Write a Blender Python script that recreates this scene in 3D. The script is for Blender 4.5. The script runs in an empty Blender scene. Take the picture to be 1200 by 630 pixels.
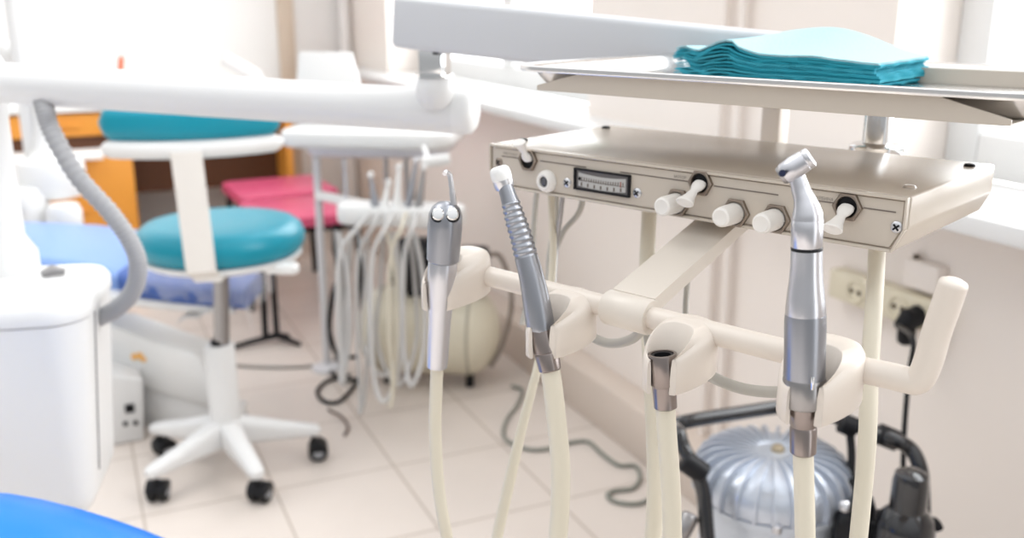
import bpy, bmesh, math, random
from mathutils import Vector as V, Matrix as M, Euler
random.seed(7)
PI=math.pi
sc=bpy.context.scene; COL=sc.collection
# ------------------------------------------------------------------ camera model
F=1125.0; TH=math.atan(311/1125.); H=1.15; YA=math.radians(24.4)
Fh=V((math.sin(YA),math.cos(YA),0)); R=V((math.cos(YA),-math.sin(YA),0)); UP=V((0,0,1))
FW=Fh*math.cos(TH)-UP*math.sin(TH); UU=UP*math.cos(TH)+Fh*math.sin(TH); CAM=V((0,0,H))
def ray(x,y): return FW+R*((x-600)/F)-UU*((y-315)/F)
def P(x,y,d): return CAM+ray(x,y)*d
def PZ(x,y,z):
    r=ray(x,y); return CAM+r*((z-H)/r.z)
def PX(x,y,X):
    r=ray(x,y); return CAM+r*(X/r.x)
RO=P(1066,231,.62)
YB=math.radians(-42.2)-YA
BX=V((math.cos(YB),math.sin(YB),0)); BY=V((-BX.y,BX.x,0))
def Bw(x,y,z): return RO+BX*x+BY*y+UP*z
def loc(p):
    q=p-RO; return V((q.dot(BX),q.dot(BY),q.z))
def PL(x,y,yl):
    r=ray(x,y); return CAM+r*(((RO-CAM).dot(BY)+yl)/r.dot(BY))
def pxr(w,p): return .5*w*(p-CAM).dot(FW)/F
MB=M.Translation(RO)@M.Rotation(YB,4,'Z')
# ------------------------------------------------------------------ materials
MATS={}
def mat(name,col,rough=.5,metal=0,bump=0,bscale=200,var=0,vscale=8,alpha=1,coat=0,trans=0,ior=1.45,sheen=0,sub=0):
    if name in MATS: return MATS[name]
    m=bpy.data.materials.new(name); m.use_nodes=True
    nt=m.node_tree; b=nt.nodes['Principled BSDF']
    b.inputs['Base Color'].default_value=(*col,1); b.inputs['Roughness'].default_value=rough
    b.inputs['Metallic'].default_value=metal; b.inputs['Coat Weight'].default_value=coat
    b.inputs['Transmission Weight'].default_value=trans; b.inputs['IOR'].default_value=ior
    b.inputs['Alpha'].default_value=alpha
    if max(col)<.03: b.inputs['Specular IOR Level'].default_value=.22
    tc=nt.nodes.new('ShaderNodeTexCoord')
    if var:
        n=nt.nodes.new('ShaderNodeTexNoise'); n.inputs['Scale'].default_value=vscale; n.inputs['Detail'].default_value=4
        r=nt.nodes.new('ShaderNodeMapRange'); r.inputs['To Min'].default_value=1-var; r.inputs['To Max'].default_value=1+var
        mx=nt.nodes.new('ShaderNodeMix'); mx.data_type='RGBA'; mx.blend_type='MULTIPLY'; mx.inputs[0].default_value=1
        nt.links.new(tc.outputs['Object'],n.inputs['Vector']); nt.links.new(n.outputs['Fac'],r.inputs['Value'])
        mx.inputs[6].default_value=(*col,1); nt.links.new(r.outputs[0],mx.inputs[7]); nt.links.new(mx.outputs[2],b.inputs['Base Color'])
    if bump:
        n=nt.nodes.new('ShaderNodeTexNoise'); n.inputs['Scale'].default_value=bscale
        bp=nt.nodes.new('ShaderNodeBump'); bp.inputs['Strength'].default_value=bump; bp.inputs['Distance'].default_value=.001
        nt.links.new(tc.outputs['Object'],n.inputs['Vector']); nt.links.new(n.outputs['Fac'],bp.inputs['Height']); nt.links.new(bp.outputs[0],b.inputs['Normal'])
    MATS[name]=m; return m
cream=mat('cream powder coat',(.575,.51,.435),.22,bump=.05,bscale=900)
creamw=mat('ivory plastic',(.70,.63,.56),.34)
white=mat('white enamel',(.73,.73,.725),.3)
greyp=mat('pale grey paint',(.60,.61,.63),.4)
whitep=mat('white plastic',(.78,.78,.77),.35)
knobm=mat('white knob plastic',(.82,.79,.75),.4)
chrome=mat('chrome',(.78,.78,.78),.12,1)
steel=mat('brushed steel',(.62,.62,.64),.3,1)
steeld=mat('dark steel',(.33,.32,.32),.3,1)
alum=mat('satin aluminium',(.60,.60,.63),.28,1)
gunm=mat('grey anodised metal',(.33,.34,.37),.33,1)
bronze=mat('burnished nut metal',(.30,.25,.21),.38,1)
coup=mat('nickel coupling',(.29,.25,.235),.28,1)
black=mat('black plastic',(.012,.012,.014),.35)
blackg=mat('gloss black paint',(.012,.012,.014),.15,coat=1)
dgrey=mat('dark grey plastic',(.09,.09,.10),.4)
ink=mat('printed ink',(.17,.14,.12),.6)
hosem=mat('ivory silicone hose',(.66,.61,.50),.4)
tubeg=mat('grey tubing',(.42,.40,.36),.4)
clearg=mat('milky tubing',(.60,.59,.58),.3)
tubew=mat('cloudy tubing',(.50,.49,.48),.25)
corr=mat('grey corrugated hose',(.36,.36,.37),.5)
teal=mat('teal vinyl',(.0,.245,.34),.32,bump=.05,bscale=300)
blue=mat('bright blue vinyl',(.0,.17,.68),.3)
blue2=mat('soft blue vinyl',(.20,.33,.64),.35)
pink=mat('raspberry vinyl',(.56,.075,.16),.35)
orange=mat('orange wood laminate',(.72,.30,.045),.4,var=.08,vscale=5)
brown=mat('brown wood panel',(.10,.035,.012),.5)
tank=mat('cream tank paint',(.70,.65,.52),.3)
silver=mat('cast aluminium',(.56,.60,.67),.35,.6)
silverc=mat('silver paint',(.62,.66,.72),.4,.3)
paper=mat('white card',(.85,.85,.83),.6)
scalem=mat('gauge card',(.50,.49,.47),.5)
rubber=mat('black rubber',(.02,.02,.02),.6)
redm=mat('orange red plastic',(.75,.12,.03),.4)
plum=mat('dark pot',(.07,.05,.07),.4)
amber=mat('amber badge',(.85,.45,.12),.5)
trayst=mat('tray steel',(.74,.73,.72),.26,1)
sock=mat('socket ivory',(.70,.64,.50),.4)
cablem=mat('grey green cable',(.22,.23,.20),.5)
foliage=mat('foliage',(.10,.25,.06),.7,var=.3,vscale=3)
# ------------------------------------------------------------------ object helpers
def link(o): COL.objects.link(o); return o
def wm(o):
    m=o.matrix_basis.copy()
    while o.parent: o=o.parent; m=o.matrix_basis@m
    return m
def finish(bm,ang=40):
    bmesh.ops.remove_doubles(bm,verts=bm.verts,dist=1e-7)
    bmesh.ops.recalc_face_normals(bm,faces=bm.faces)
    for f in bm.faces: f.smooth=True
    a=math.radians(ang)
    for e in bm.edges: e.smooth=not(len(e.link_faces)!=2 or e.calc_face_angle(0)>a)
def obj(name,bm,m,parent=None,world=True,ang=40,label=None,mtx=None):
    finish(bm,ang)
    me=bpy.data.meshes.new(name)
    if parent is not None and world: bm.transform(wm(parent).inverted())
    bm.to_mesh(me); bm.free(); me.materials.append(m)
    o=link(bpy.data.objects.new(name,me))
    if parent is not None: o.parent=parent
    if mtx is not None: o.matrix_basis=mtx
    if label: o['label']=label
    return o
def tag(o,label,cat,group=None):
    o['label']=label; o['category']=cat
    if group: o['group']=group
    return o
def thing(name,label,cat,loc=(0,0,0),rz=0,group=None,mtx=None):
    o=link(bpy.data.objects.new(name,None)); o.empty_display_size=.05
    o.matrix_basis=mtx if mtx is not None else M.Translation(V(loc))@M.Rotation(rz,4,'Z')
    return tag(o,label,cat,group)
def single(name,bm,m,label,cat,origin=None,group=None,ang=40):
    o=obj(name,bm,m,None,ang=ang)
    if origin is not None:
        o.data.transform(M.Translation(-V(origin))); o.matrix_basis=M.Translation(V(origin))
    return tag(o,label,cat,group)
def struct(name,bm,m,parent=None):
    o=obj(name,bm,m,parent)
    if parent is None: o['kind']='structure'
    return o
def copy_tree(o,parent=None):
    c=o.copy(); link(c)
    if parent is not None: c.parent=parent; c.matrix_parent_inverse=M.Identity(4)
    for ch in list(o.children): copy_tree(ch,c)
    return c
# ------------------------------------------------------------------ mesh helpers
def nb(): return bmesh.new()
def merge(bm,t,mtx=None):
    if mtx is not None: t.transform(mtx)
    me=bpy.data.meshes.new('t'); t.to_mesh(me); t.free(); bm.from_mesh(me); bpy.data.meshes.remove(me); return bm
def box(bm,c,s,mtx=None,bev=0,seg=2):
    t=nb(); bmesh.ops.create_cube(t,size=1)
    for v in t.verts: v.co=V((v.co.x*s[0]+c[0],v.co.y*s[1]+c[1],v.co.z*s[2]+c[2]))
    if bev: bmesh.ops.bevel(t,geom=t.edges[:],offset=bev,segments=seg,profile=.5,affect='EDGES')
    return merge(bm,t,mtx)
def loft(bm,rings,cap0=True,cap1=True,closed=True):
    vs=[[bm.verts.new(p) for p in r] for r in rings]
    n=len(rings[0])
    for a,b in zip(vs,vs[1:]):
        for i in range(n if closed else n-1):
            j=(i+1)%n; bm.faces.new((a[i],a[j],b[j],b[i]))
    if closed and cap0: bm.faces.new(vs[0][::-1])
    if closed and cap1: bm.faces.new(vs[-1])
    return bm
def lathe(bm,prof,mtx=None,seg=32):
    t=nb(); rings=[[V((r*math.cos(2*PI*i/seg),r*math.sin(2*PI*i/seg),z)) for i in range(seg)] for r,z in prof]
    loft(t,rings,prof[0][0]>1e-6,prof[-1][0]>1e-6)
    return merge(bm,t,mtx)
def axm(p,d):
    d=V(d).normalized(); return M.Translation(V(p))@d.to_track_quat('Z','Y').to_matrix().to_4x4()
def cr(pts,n=8):
    pts=[V(p) for p in pts]; out=[]
    q=[pts[0]*2-pts[1]]+pts+[pts[-1]*2-pts[-2]]
    for i in range(1,len(q)-2):
        a,b,c,d=q[i-1:i+3]
        for k in range(n):
            t=k/n; out.append(.5*((2*b)+(c-a)*t+(2*a-5*b+4*c-d)*t*t+(3*b-a-3*c+d)*t**3))
    out.append(pts[-1]); return out
def tube(bm,pts,r,seg=14,flat=None,ref=None):
    """swept tube; r a number or a list; flat=(kx,ky) squashes the section, ref fixes its x axis"""
    pts=[V(p) for p in pts]; n=len(pts)
    tn=[]
    for i in range(n):
        a=pts[max(i-1,0)]; b=pts[min(i+1,n-1)]; d=b-a
        tn.append(d.normalized() if d.length>1e-9 else (tn[-1] if tn else V((0,0,1))))
    x=V(ref) if ref is not None else tn[0].orthogonal()
    rings=[]
    for i in range(n):
        if ref is not None: x=V(ref)
        x=(x-tn[i]*x.dot(tn[i])).normalized(); y=tn[i].cross(x)
        rr=r[i] if isinstance(r,(list,tuple)) else r
        kx,ky=flat or (1,1)
        rings.append([pts[i]+x*(rr*kx*math.cos(2*PI*k/seg))+y*(rr*ky*math.sin(2*PI*k/seg)) for k in range(seg)])
    return loft(bm,rings)
def turned(bm,axpts,prof,seg=24):
    """revolve a profile of (t along axis, radius) about a straight axis a->b (t in 0..1)"""
    a,b=V(axpts[0]),V(axpts[1]); L=(b-a).length
    return lathe(bm,[(max(r,1e-6),t*L) for t,r in prof],axm(a,b-a),seg)
def prism(bm,poly,h,mtx=None,bev=0,seg=2):
    """polygon in xy extruded 0..h along z"""
    t=nb(); loft(t,[[V((x,y,0)) for x,y in poly],[V((x,y,h)) for x,y in poly]])
    if bev: bmesh.ops.bevel(t,geom=t.edges[:],offset=bev,segments=seg,profile=.5,affect='EDGES')
    return merge(bm,t,mtx)
def rrect(w,d,r,n=6):
    o=[]
    for cx,cy,a0 in ((w/2-r,d/2-r,0),(-w/2+r,d/2-r,PI/2),(-w/2+r,-d/2+r,PI),(w/2-r,-d/2+r,1.5*PI)):
        for k in range(n+1):
            a=a0+PI/2*k/n; o.append((cx+r*math.cos(a),cy+r*math.sin(a)))
    return o
def rbody(bm,w,d,layers,mtx=None,r=.03,n=6):
    """rounded-rectangle loft: layers of (z, inset)"""
    t=nb(); rings=[]
    for z,ins in layers:
        rr=max(r-ins,.002); rings.append([V((x,y,z)) for x,y in rrect(w-2*ins,d-2*ins,rr,n)])
    loft(t,rings); return merge(bm,t,mtx)
def cushion(bm,w,d,h,mtx=None,r=.08,n=8,dome=.01):
    e=h*.42; L=[]
    for k in range(7):
        a=PI/2*k/6; L.append((e-e*math.cos(a)if k else 0,e*(1-math.sin(a))))
    L=[(e*(1-math.cos(PI/2*k/6)),e*(1-math.sin(PI/2*k/6))) for k in range(7)]
    L+= [(h-e*(1-math.cos(PI/2*k/6)),e*(1-math.sin(PI/2*k/6))) for k in range(6,-1,-1)]
    L+= [(h+dome*.6,e+min(w,d)*.15),(h+dome,e+min(w,d)*.3)]
    return rbody(bm,w,d,L,mtx,r,n)
def text_mesh(txt,size,mtx,name,m,parent):
    cu=bpy.data.curves.new('t','FONT'); cu.body=txt; cu.size=size; cu.align_x='CENTER'; cu.extrude=.00012
    o=bpy.data.objects.new('t',cu); COL.objects.link(o)
    dg=bpy.context.evaluated_depsgraph_get(); me=bpy.data.meshes.new_from_object(o.evaluated_get(dg))
    bpy.data.objects.remove(o); bpy.data.curves.remove(cu)
    bm=nb(); bm.from_mesh(me); bpy.data.meshes.remove(me); bm.transform(mtx)
    return obj(name,bm,m,parent,world=False)
# ================================================================== SETTING
WX=1.33; BYW=4.95
def wallmat(name,c):
    m=mat(name,c,.6,bump=.08,bscale=60,var=.02,vscale=1.5); return m
wpink=wallmat('pinkish wall paint',(.86,.79,.735))
wcream=wallmat('cream wall paint',(.86,.835,.81))
kerbm=mat('kerb paint',(.66,.57,.50),.45,var=.03,vscale=3)
def tilemat():
    m=bpy.data.materials.new('beige floor tiles'); m.use_nodes=True; nt=m.node_tree; b=nt.nodes['Principled BSDF']
    tc=nt.nodes.new('ShaderNodeTexCoord'); mp=nt.nodes.new('ShaderNodeMapping'); mp.inputs['Location'].default_value=(-.045,-.167,0)
    br=nt.nodes.new('ShaderNodeTexBrick'); br.offset=0; br.squash=1
    br.inputs['Scale'].default_value=1; br.inputs['Brick Width'].default_value=.304; br.inputs['Row Height'].default_value=.335
    br.inputs['Mortar Size'].default_value=.0035; br.inputs['Mortar Smooth'].default_value=.3
    br.inputs['Color1'].default_value=(.69,.62,.565,1); br.inputs['Color2'].default_value=(.71,.64,.585,1); br.inputs['Mortar'].default_value=(.47,.40,.345,1)
    n=nt.nodes.new('ShaderNodeTexNoise'); n.inputs['Scale'].default_value=6; n.inputs['Detail'].default_value=6
    r=nt.nodes.new('ShaderNodeMapRange'); r.inputs['To Min'].default_value=.93; r.inputs['To Max'].default_value=1.05
    mx=nt.nodes.new('ShaderNodeMix'); mx.data_type='RGBA'; mx.blend_type='MULTIPLY'; mx.inputs[0].default_value=1
    L=nt.links.new
    L(tc.outputs['Object'],mp.inputs['Vector']); L(mp.outputs[0],br.inputs['Vector']); L(tc.outputs['Object'],n.inputs['Vector'])
    L(n.outputs['Fac'],r.inputs['Value']); L(br.outputs['Color'],mx.inputs[6]); L(r.outputs[0],mx.inputs[7]); L(mx.outputs[2],b.inputs['Base Color'])
    bp=nt.nodes.new('ShaderNodeBump'); bp.invert=True; bp.inputs['Strength'].default_value=.4; bp.inputs['Distance'].default_value=.002
    L(br.outputs['Fac'],bp.inputs['Height']); L(bp.outputs[0],b.inputs['Normal'])
    b.inputs['Roughness'].default_value=.32; return m
def bx2(bm,a,b,bev=0): return box(bm,[(a[i]+b[i])/2 for i in range(3)],[abs(b[i]-a[i]) for i in range(3)],None,bev)
struct('floor',bx2(nb(),(-2.6,-1.6,-.06),(1.6,5.15,0)),tilemat())
SZ=.845
bm=nb()
W2=(2.41,4.30); W1=(-.35,1.30)
WT=2.7; WD=.27
bx2(bm,(WX,-1.6,0),(WX+WD,5.15,SZ-.03))
bx2(bm,(WX,W2[1],SZ-.03),(WX+WD,5.15,WT)); bx2(bm,(WX,W1[1],SZ-.03),(WX+WD,W2[0],WT)); bx2(bm,(WX,-1.6,SZ-.03),(WX+WD,W1[0],WT))
bx2(bm,(WX,W2[0],2.35),(WX+WD,W2[1],WT)); bx2(bm,(WX,W1[0],2.35),(WX+WD,W1[1],WT))
struct('wall_right',bm,wpink)
struct('wall_back',bx2(nb(),(-2.6,BYW,0),(WX,BYW+.15,WT)),wcream)
struct('baseboard_right',bx2(nb(),(1.243,-1.6,0),(WX,4.6,.137),.006),kerbm)
glass=bpy.data.materials.new('window glass'); glass.use_nodes=True
nt=glass.node_tree; nt.nodes.clear(); o_=nt.nodes.new('ShaderNodeOutputMaterial'); mx_=nt.nodes.new('ShaderNodeMixShader'); t_=nt.nodes.new('ShaderNodeBsdfTransparent'); g_=nt.nodes.new('ShaderNodeBsdfGlossy'); g_.inputs['Roughness'].default_value=.02
mx_.inputs[0].default_value=.06; nt.links.new(t_.outputs[0],mx_.inputs[1]); nt.links.new(g_.outputs[0],mx_.inputs[2]); nt.links.new(mx_.outputs[0],o_.inputs[0])
def window(n,y0,y1,mull):
    z0,z1=SZ,2.35; x=WX+.15
    f=nb()
    for a,b in ((y0,y0+.07),(y1-.07,y1)): bx2(f,(x,a,z0),(x+.07,b,z1),.006)
    for a,b in ((z0,z0+.08),(z1-.07,z1)): bx2(f,(x,y0+.07,a),(x+.07,y1-.07,b),.006)
    for y in mull: bx2(f,(x-.005,y-.05,z0+.08),(x+.07,y+.05,z1-.07),.006)
    w=obj('window_%d'%n,f,whitep); w['kind']='structure'
    obj('pane',bx2(nb(),(x+.03,y0+.07,z0+.08),(x+.036,y1-.07,z1-.07)),glass,w)
    return w
window(1,*W1,[.42]); window(2,*W2,[3.3])
struct('trim_1',bx2(nb(),(1.2,-1.6,SZ-.031),(WX+.15,4.75,SZ),.004),white)
# pipes on the wall between the windows
for i,(px,lab) in enumerate(((850,'thin painted heating pipe on wall between windows, left of the two'),(871,'thin painted heating pipe on wall between windows, right of the two'))):
    p=PX(px,20,WX-.02); bm=nb(); tube(bm,[(WX-.02,p.y,.0),(WX-.02,p.y,WT)],.0095,12)
    single('heating_pipe',bm,wpink,lab,'pipe',(WX-.02,p.y,0))
bm=nb(); tube(bm,[(WX-.04,4.88,0),(WX-.04,4.88,WT)],.028,18)
single('riser_pipe',bm,wcream,'thick painted vertical pipe in the far corner beside the far window','pipe',(WX-.04,4.88,0))
bm=nb(); xa,xb=[(CAM+ray(px,50)*(4.93/ray(px,50).y)).x for px in (327,346)]
bx2(bm,(xa,BYW-.02,0),(xb,BYW,WT),.004)
struct('trim_2',bm,mat('tan trim paint',(.66,.54,.43),.5))
# ================================================================== DENTAL UNIT (foreground)
PT=loc(PL(905,150,.3))                          # rear post, box-local
cabm=M.Translation(PZ(78,336,.78))
cabin=M.Translation(V((PZ(60,336,.78).x,PZ(60,336,.78).y,0))-R*.015)@M.Rotation(math.radians(-13),4,'Z')
unit=thing('dental_unit','cream dental treatment unit with control panel, instrument rail, swing arm and white cabinet at left','dental unit',(cabin.translation.x,cabin.translation.y,0),0)
# cabinet : its right end at pixel 118..135
bm=nb(); CW=.34; CD=.215; CC=V((-.095,0,0))
L=[(.47,.045),(.478,.030),(.5,.021),(.755,0)]
rbody(bm,CW,CD,L,cabin@M.Translation(CC),.05,8)
cab=obj('cabinet',bm,white,unit)
bm=nb(); rbody(bm,CW+.006,CD+.006,[(.757,.001),(.76,0),(.775,0),(.783,.006),(.785,.02)],cabin@M.Translation(CC),.053,8)
obj('cabinet_lid',bm,white,unit)
bm=nb(); t=nb(); bx2(t,(-.004,-.045,-.105),(.0012,-.041,.125)); merge(bm,t,M.Translation((CC.x+CW/2-.0105,0,.63))@M.Rotation(.0822,4,'Y')); bm.transform(cabin); obj('door_gap',bm,dgrey,cab)
bm=nb(); p=PZ(62,322,.786); tube(bm,[p+V((-.014,0,.002)),p+V((.0,0,.007)),p+V((.016,-.004,.004))],[.006,.009,.005],10,(1,.6)); obj('lid_catch',bm,steeld,unit)
# column and support
cp=P(-8,210,1.33); cp0=V((cp.x,cp.y,0))
bm=nb(); lathe(bm,[(.045,.78),(.044,.81),(.03,.835),(.03,1.0),(.033,1.005),(.033,1.075),(.025,1.09),(.0,1.093)],M.Translation(cp0)); obj('column',bm,white,unit)
bm=nb(); lathe(bm,[(.16,0),(.16,.02),(.14,.035),(.05,.06),(.045,.475),(.045,.49)],M.Translation(cabin@V((-.17,.0,0)))); obj('pedestal',bm,white,unit)
# lower swing arm
a0=P(-70,94,1.285); a1=P(0,97,1.26); a2=P(538,131,1.15); a3=P(561,133,1.145)
bm=nb(); tube(bm,[a0,a1,a2],.0262,28); la=obj('swing_arm',bm,white,unit)
bm=nb(); d=(a3-a2).normalized(); lathe(bm,[(.0268,0),(.0268,.012),(.025,.019),(.019,.024),(.008,.027),(.0,.0275)],axm(a2-d*.003,d),28); obj('end_cap',bm,whitep,la)
bm=nb(); lathe(bm,[(.012,0),(.024,.01),(.024,.055),(.018,.07),(0,.074)],axm(a0-V((0,0,.045)),(0,0,1)),24); obj('arm_joint',bm,white,unit)
# pivot on the arm's end
pv=P(510,91,1.125); 
bm=nb(); lathe(bm,[(.013,-.036),(.0185,-.030),(.0235,-.018),(.0235,-.008),(.020,0)],M.Translation(pv),24); hub=obj('pivot_hub',bm,white,unit)
bm=nb(); lathe(bm,[(.02,0),(.0225,.001),(.0225,.0035),(.016,.0045)],M.Translation(pv),24); obj('pivot_washer',bm,chrome,unit)
bm=nb(); box(bm,(0,0,.020),(.030,.026,.034),M.Translation(pv)@M.Rotation(YB+.35,4,'Z'),.0015); piv=obj('pivot_block',bm,chrome,unit)
bm=nb(); box(bm,(.0085,-.0125,.032),(.009,.003,.01),M.Translation(pv)@M.Rotation(YB+.35,4,'Z'),.001); obj('pivot_screw',bm,black,piv)
# upper balance arm
u0=P(470,25,1.12); u1=Bw(-.235,.305,.062)
dirn=(u1-u0).normalized()
def bar(bm,p,q,w,h,bev,up=UP):
    d=(q-p); z=d.normalized(); x=up.cross(z).normalized(); y=z.cross(x)
    m=M((( x.x,y.x,z.x,p.x),(x.y,y.y,z.y,p.y),(x.z,y.z,z.z,p.z),(0,0,0,1)))
    return box(bm,(0,0,d.length/2),(w,h,d.length),m,bev,4)
bm=nb(); bar(bm,u0,u1+dirn*.02,.05,.0575,.007); obj('balance_arm',bm,greyp,unit)
# rear post and bracket carrying box and tray
bm=nb(); box(bm,(PT.x,.305,-.005),(.022,.022,.13),MB,.003); obj('rear_post',bm,creamw,unit)
CP=loc(PL(1026,168,.22))
bm=nb(); box(bm,((PT.x+CP.x)/2-.01,.295,-.04),(.165,.03,.024),MB,.005); bar(bm,Bw(CP.x,.17,-.024),Bw(CP.x,.305,-.03),.034,.016,.003); obj('rear_bracket',bm,cream,unit)
bm=nb(); lathe(bm,[(.022,-.008),(.023,-.006),(.023,-.001),(.02,.001),(.0125,.002),(.0125,.045),(.018,.046),(.018,.049)],MB@M.Translation((CP.x,.222,.0))); obj('tray_stem',bm,chrome,unit)
# tray holder
TZ=.071; TX0,TX1=-.345,.09; TY0,TY1=-.02,.265; TCX=(TX0+TX1)/2; TCY=(TY0+TY1)/2
bm=nb(); hw=.182; z0=.0515; HX=-.124
box(bm,(HX,.110,z0+.0007),(2*hw,.245,.0014),MB,.0004)
lip=[(-hw,0),(hw,0),(hw,.004),(hw-.047,.0162),(-hw+.047,.0162),(-hw,.004)]
for yy in (-.0125,.236):
    prism(bm,lip,.002,MB@M.Translation((HX,yy,z0))@M.Rotation(PI/2,4,'X'),.0004,1)
for s in(-1,1): box(bm,(HX+s*(hw-.001),.110,z0+.003),(.002,.12,.006),MB,.0005)
obj('tray_holder',bm,cream,unit)
# control box
BL_,BD_,BH_=.372,.178,.038
prof=[(0,0),(0,-.0215),(-.0075,-BH_),(-BL_+.0075,-BH_),(-BL_,-.0215),(-BL_,0)]
bm=nb(); prism(bm,prof,BD_-.004,MB@M.Translation((0,BD_,0))@M.Rotation(PI/2,4,'X'),.0018,3); cbx=obj('control_box',bm,cream,unit)
for x,y,m_ in ((-.012,.032,chrome),(-.012,.155,black),(-BL_+.012,.03,black),(-BL_+.012,.155,black)):
    bm=nb(); lathe(bm,[(.0042,-.001),(.0044,.0006),(.0034,.002),(.0012,.0024),(.0,.0024)],MB@M.Translation((x,y,0)),16); obj('lid_screw',bm,m_,cbx)
bm=nb(); lathe(bm,[(.003,.001),(.003,-.0025),(0,-.003)],MB@M.Translation((-.02,.12,-BH_)),12); obj('bottom_screw',bm,steel,cbx)
# top cover lip : overhangs the front panel slightly
bm=nb(); box(bm,(-BL_/2,-.0005,-.0012),(BL_,.005,.0024),MB,.001); 
for s in (0,1): box(bm,(-.0008 if not s else -BL_+.0008,-.0005,-.0112),(.0016,.005,.0205),MB,.0006)
box(bm,(-BL_/2,-.0003,-BH_+.0011),(BL_-.016,.0054,.0022),MB,.0008)
for s in (0,1):
    t=nb(); box(t,(0,0,0),(.0016,.0054,.0178),None,.0005)
    merge(bm,t,MB@M.Translation((-.0042 if not s else -BL_+.0042,-.0003,-.0297))@M.Rotation(.428 if not s else -.428,4,'Y'))
obj('cover_lip',bm,cream,cbx)
i=.0026
prof2=[(-i,-.0032),(-i,-.0217),(-.0094,-BH_+.0030),(-BL_+.0094,-BH_+.0030),(-BL_+i,-.0217),(-BL_+i,-.0032)]
bm=nb(); prism(bm,prof2,.003,MB@M.Translation((0,.0022,0))@M.Rotation(PI/2,4,'X'),.0003,1); fp=obj('front_panel',bm,cream,unit)
FPY=-.0008
def FM(x,z,y=FPY): return MB@M.Translation((x,y,z))@M.Rotation(PI/2,4,'X')   # z axis -> outwards (-y local)
def fl(px,py): q=loc(PL(px,py,FPY)); return q.x,q.z
for px,py in ((585,190),(665,214),(747,226),(1051,266)):
    x,z=fl(px,py); x=max(x,-BL_+.008)
    bm=nb(); lathe(bm,[(.0041,-.0005),(.0041,.0006),(.0034,.0014),(.0015,.0018),(0,.0018)],FM(x,z),18)
    s_=obj('panel_screw',bm,bronze if x<-.3 else steel,fp)
    bm=nb(); box(bm,(0,0,.0016),(.0052,.0013,.0007),FM(x,z)@M.Rotation(.7,4,'Z')); box(bm,(0,0,.0016),(.0013,.0052,.0007),FM(x,z)@M.Rotation(.7,4,'Z')); obj('screw_slot',bm,black,fp)
# printed lines and lettering
def pline(p,q):
    (x0,z0),(x1,z1)=fl(*p),fl(*q); zz=(z0+z1)/2
    x0=max(x0,-BL_+.007); x1=min(x1,-.006)
    bm=nb(); box(bm,((x0+x1)/2,FPY-.0002,zz),(abs(x1-x0),.0005,.0008),MB); obj('printed_line',bm,ink,fp)
pline((588,182),(609,186)); pline((633,188),(687,196)); pline((727,201),(808,213)); pline((837,217),(912,229)); pline((953,234),(978,238)); pline((1012,243),(1050,249))
for txt,px,py in (('ПИСТОЛЕТ',598,180),('МОТОР',797,207),('ТУРБИНА',965,232)):
    x,z=fl(px,py); x=max(x,-BL_+.0155)
    text_mesh(txt,.0030,FM(x,z-.0012,FPY-.0001) ,'printed_word',mat('pale ink',(.30,.27,.24),.6),fp).matrix_basis=wm(fp).inverted()
# switches and knobs
def hexnut(bm,x,z,r=.0104,ri=.0072,h=.0035):
    t=nb(); n=48
    def hexr(a,rr):
        b=(a%(PI/3))-PI/6; return rr*math.cos(PI/6)/math.cos(b)
    A=[2*PI*k/n for k in range(n)]
    rings=[]
    for rr,zz,hx in ((r,0,1),(r,h-.0006,1),(r-.0006,h,1),(ri+.0004,h,0),(ri,h-.0005,0),(ri,-.004,0)):
        rings.append([V(((hexr(a,rr) if hx else rr)*math.cos(a),(hexr(a,rr) if hx else rr)*math.sin(a),zz)) for a in A])
    loft(t,rings,False,True); return merge(bm,t,FM(x,z))
def toggle(px,py,tip,label):
    x,z=fl(px,py)
    root=MB@M.Translation((x,FPY,z))
    bm=nb(); b0=V((0,-.001,0)); b1=V(tip)
    pts=[b0,b0.lerp(b1,.12),b0.lerp(b1,.25),b0.lerp(b1,.4),b0.lerp(b1,.7),b0.lerp(b1,.97),b1]
    tube(bm,pts,[.0050,.0056,.0050,.0032,.0048,.0076,.0070],18,(1,.62),(1,0,0)); bm.transform(root)
    o=obj('toggle_switch',bm,knobm,unit,label=label)
    bm=nb(); hexnut(bm,x,z); obj('hex_nut',bm,bronze,o)
    bm=nb(); lathe(bm,[(.0072,.0002),(0,.0004)],FM(x,z),20); obj('bushing',bm,black,o)
    return o
toggle(620,187,(-.001,-.0125,.0165),'white toggle lever tipped up')
toggle(822,214,(-.001,-.021,-.0125),'white toggle lever tipped down'); toggle(994,242,(-.001,-.021,-.0125),'white toggle lever tipped down')
def knob(px,py):
    x,z=fl(px,py); bm=nb()
    lathe(bm,[(.0076,-.001),(.0076,.0035),(.0078,.0045),(.0075,.0195),(.0070,.0225),(.0056,.0235),(.0035,.0231),(0,.0229)],FM(x,z),28)
    o=obj('control_knob',bm,knobm,unit)
    bm=nb(); hexnut(bm,x,z,.0114,.0082); obj('hex_nut',bm,bronze,o)
for p in ((795,237),(863,249),(910,256)): knob(*p)
# a fourth nut is half hidden by the motor handpiece
x,z=fl(952,262); bm=nb(); hexnut(bm,x,z,.0092,.006); nutp=obj('panel_nut',bm,bronze,unit)
x,z=fl(642,212); bm=nb(); lathe(bm,[(.0098,-.0005),(.0098,.002),(.0085,.0052),(.0062,.0066),(.0048,.0062),(.0046,.003)],FM(x,z),28); o=obj('push_button',bm,knobm,unit)
bm=nb(); lathe(bm,[(.0046,.001),(.0046,.0042),(.003,.0056),(0,.006)],FM(x,z),20); obj('button_cap',bm,dgrey,o)
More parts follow.
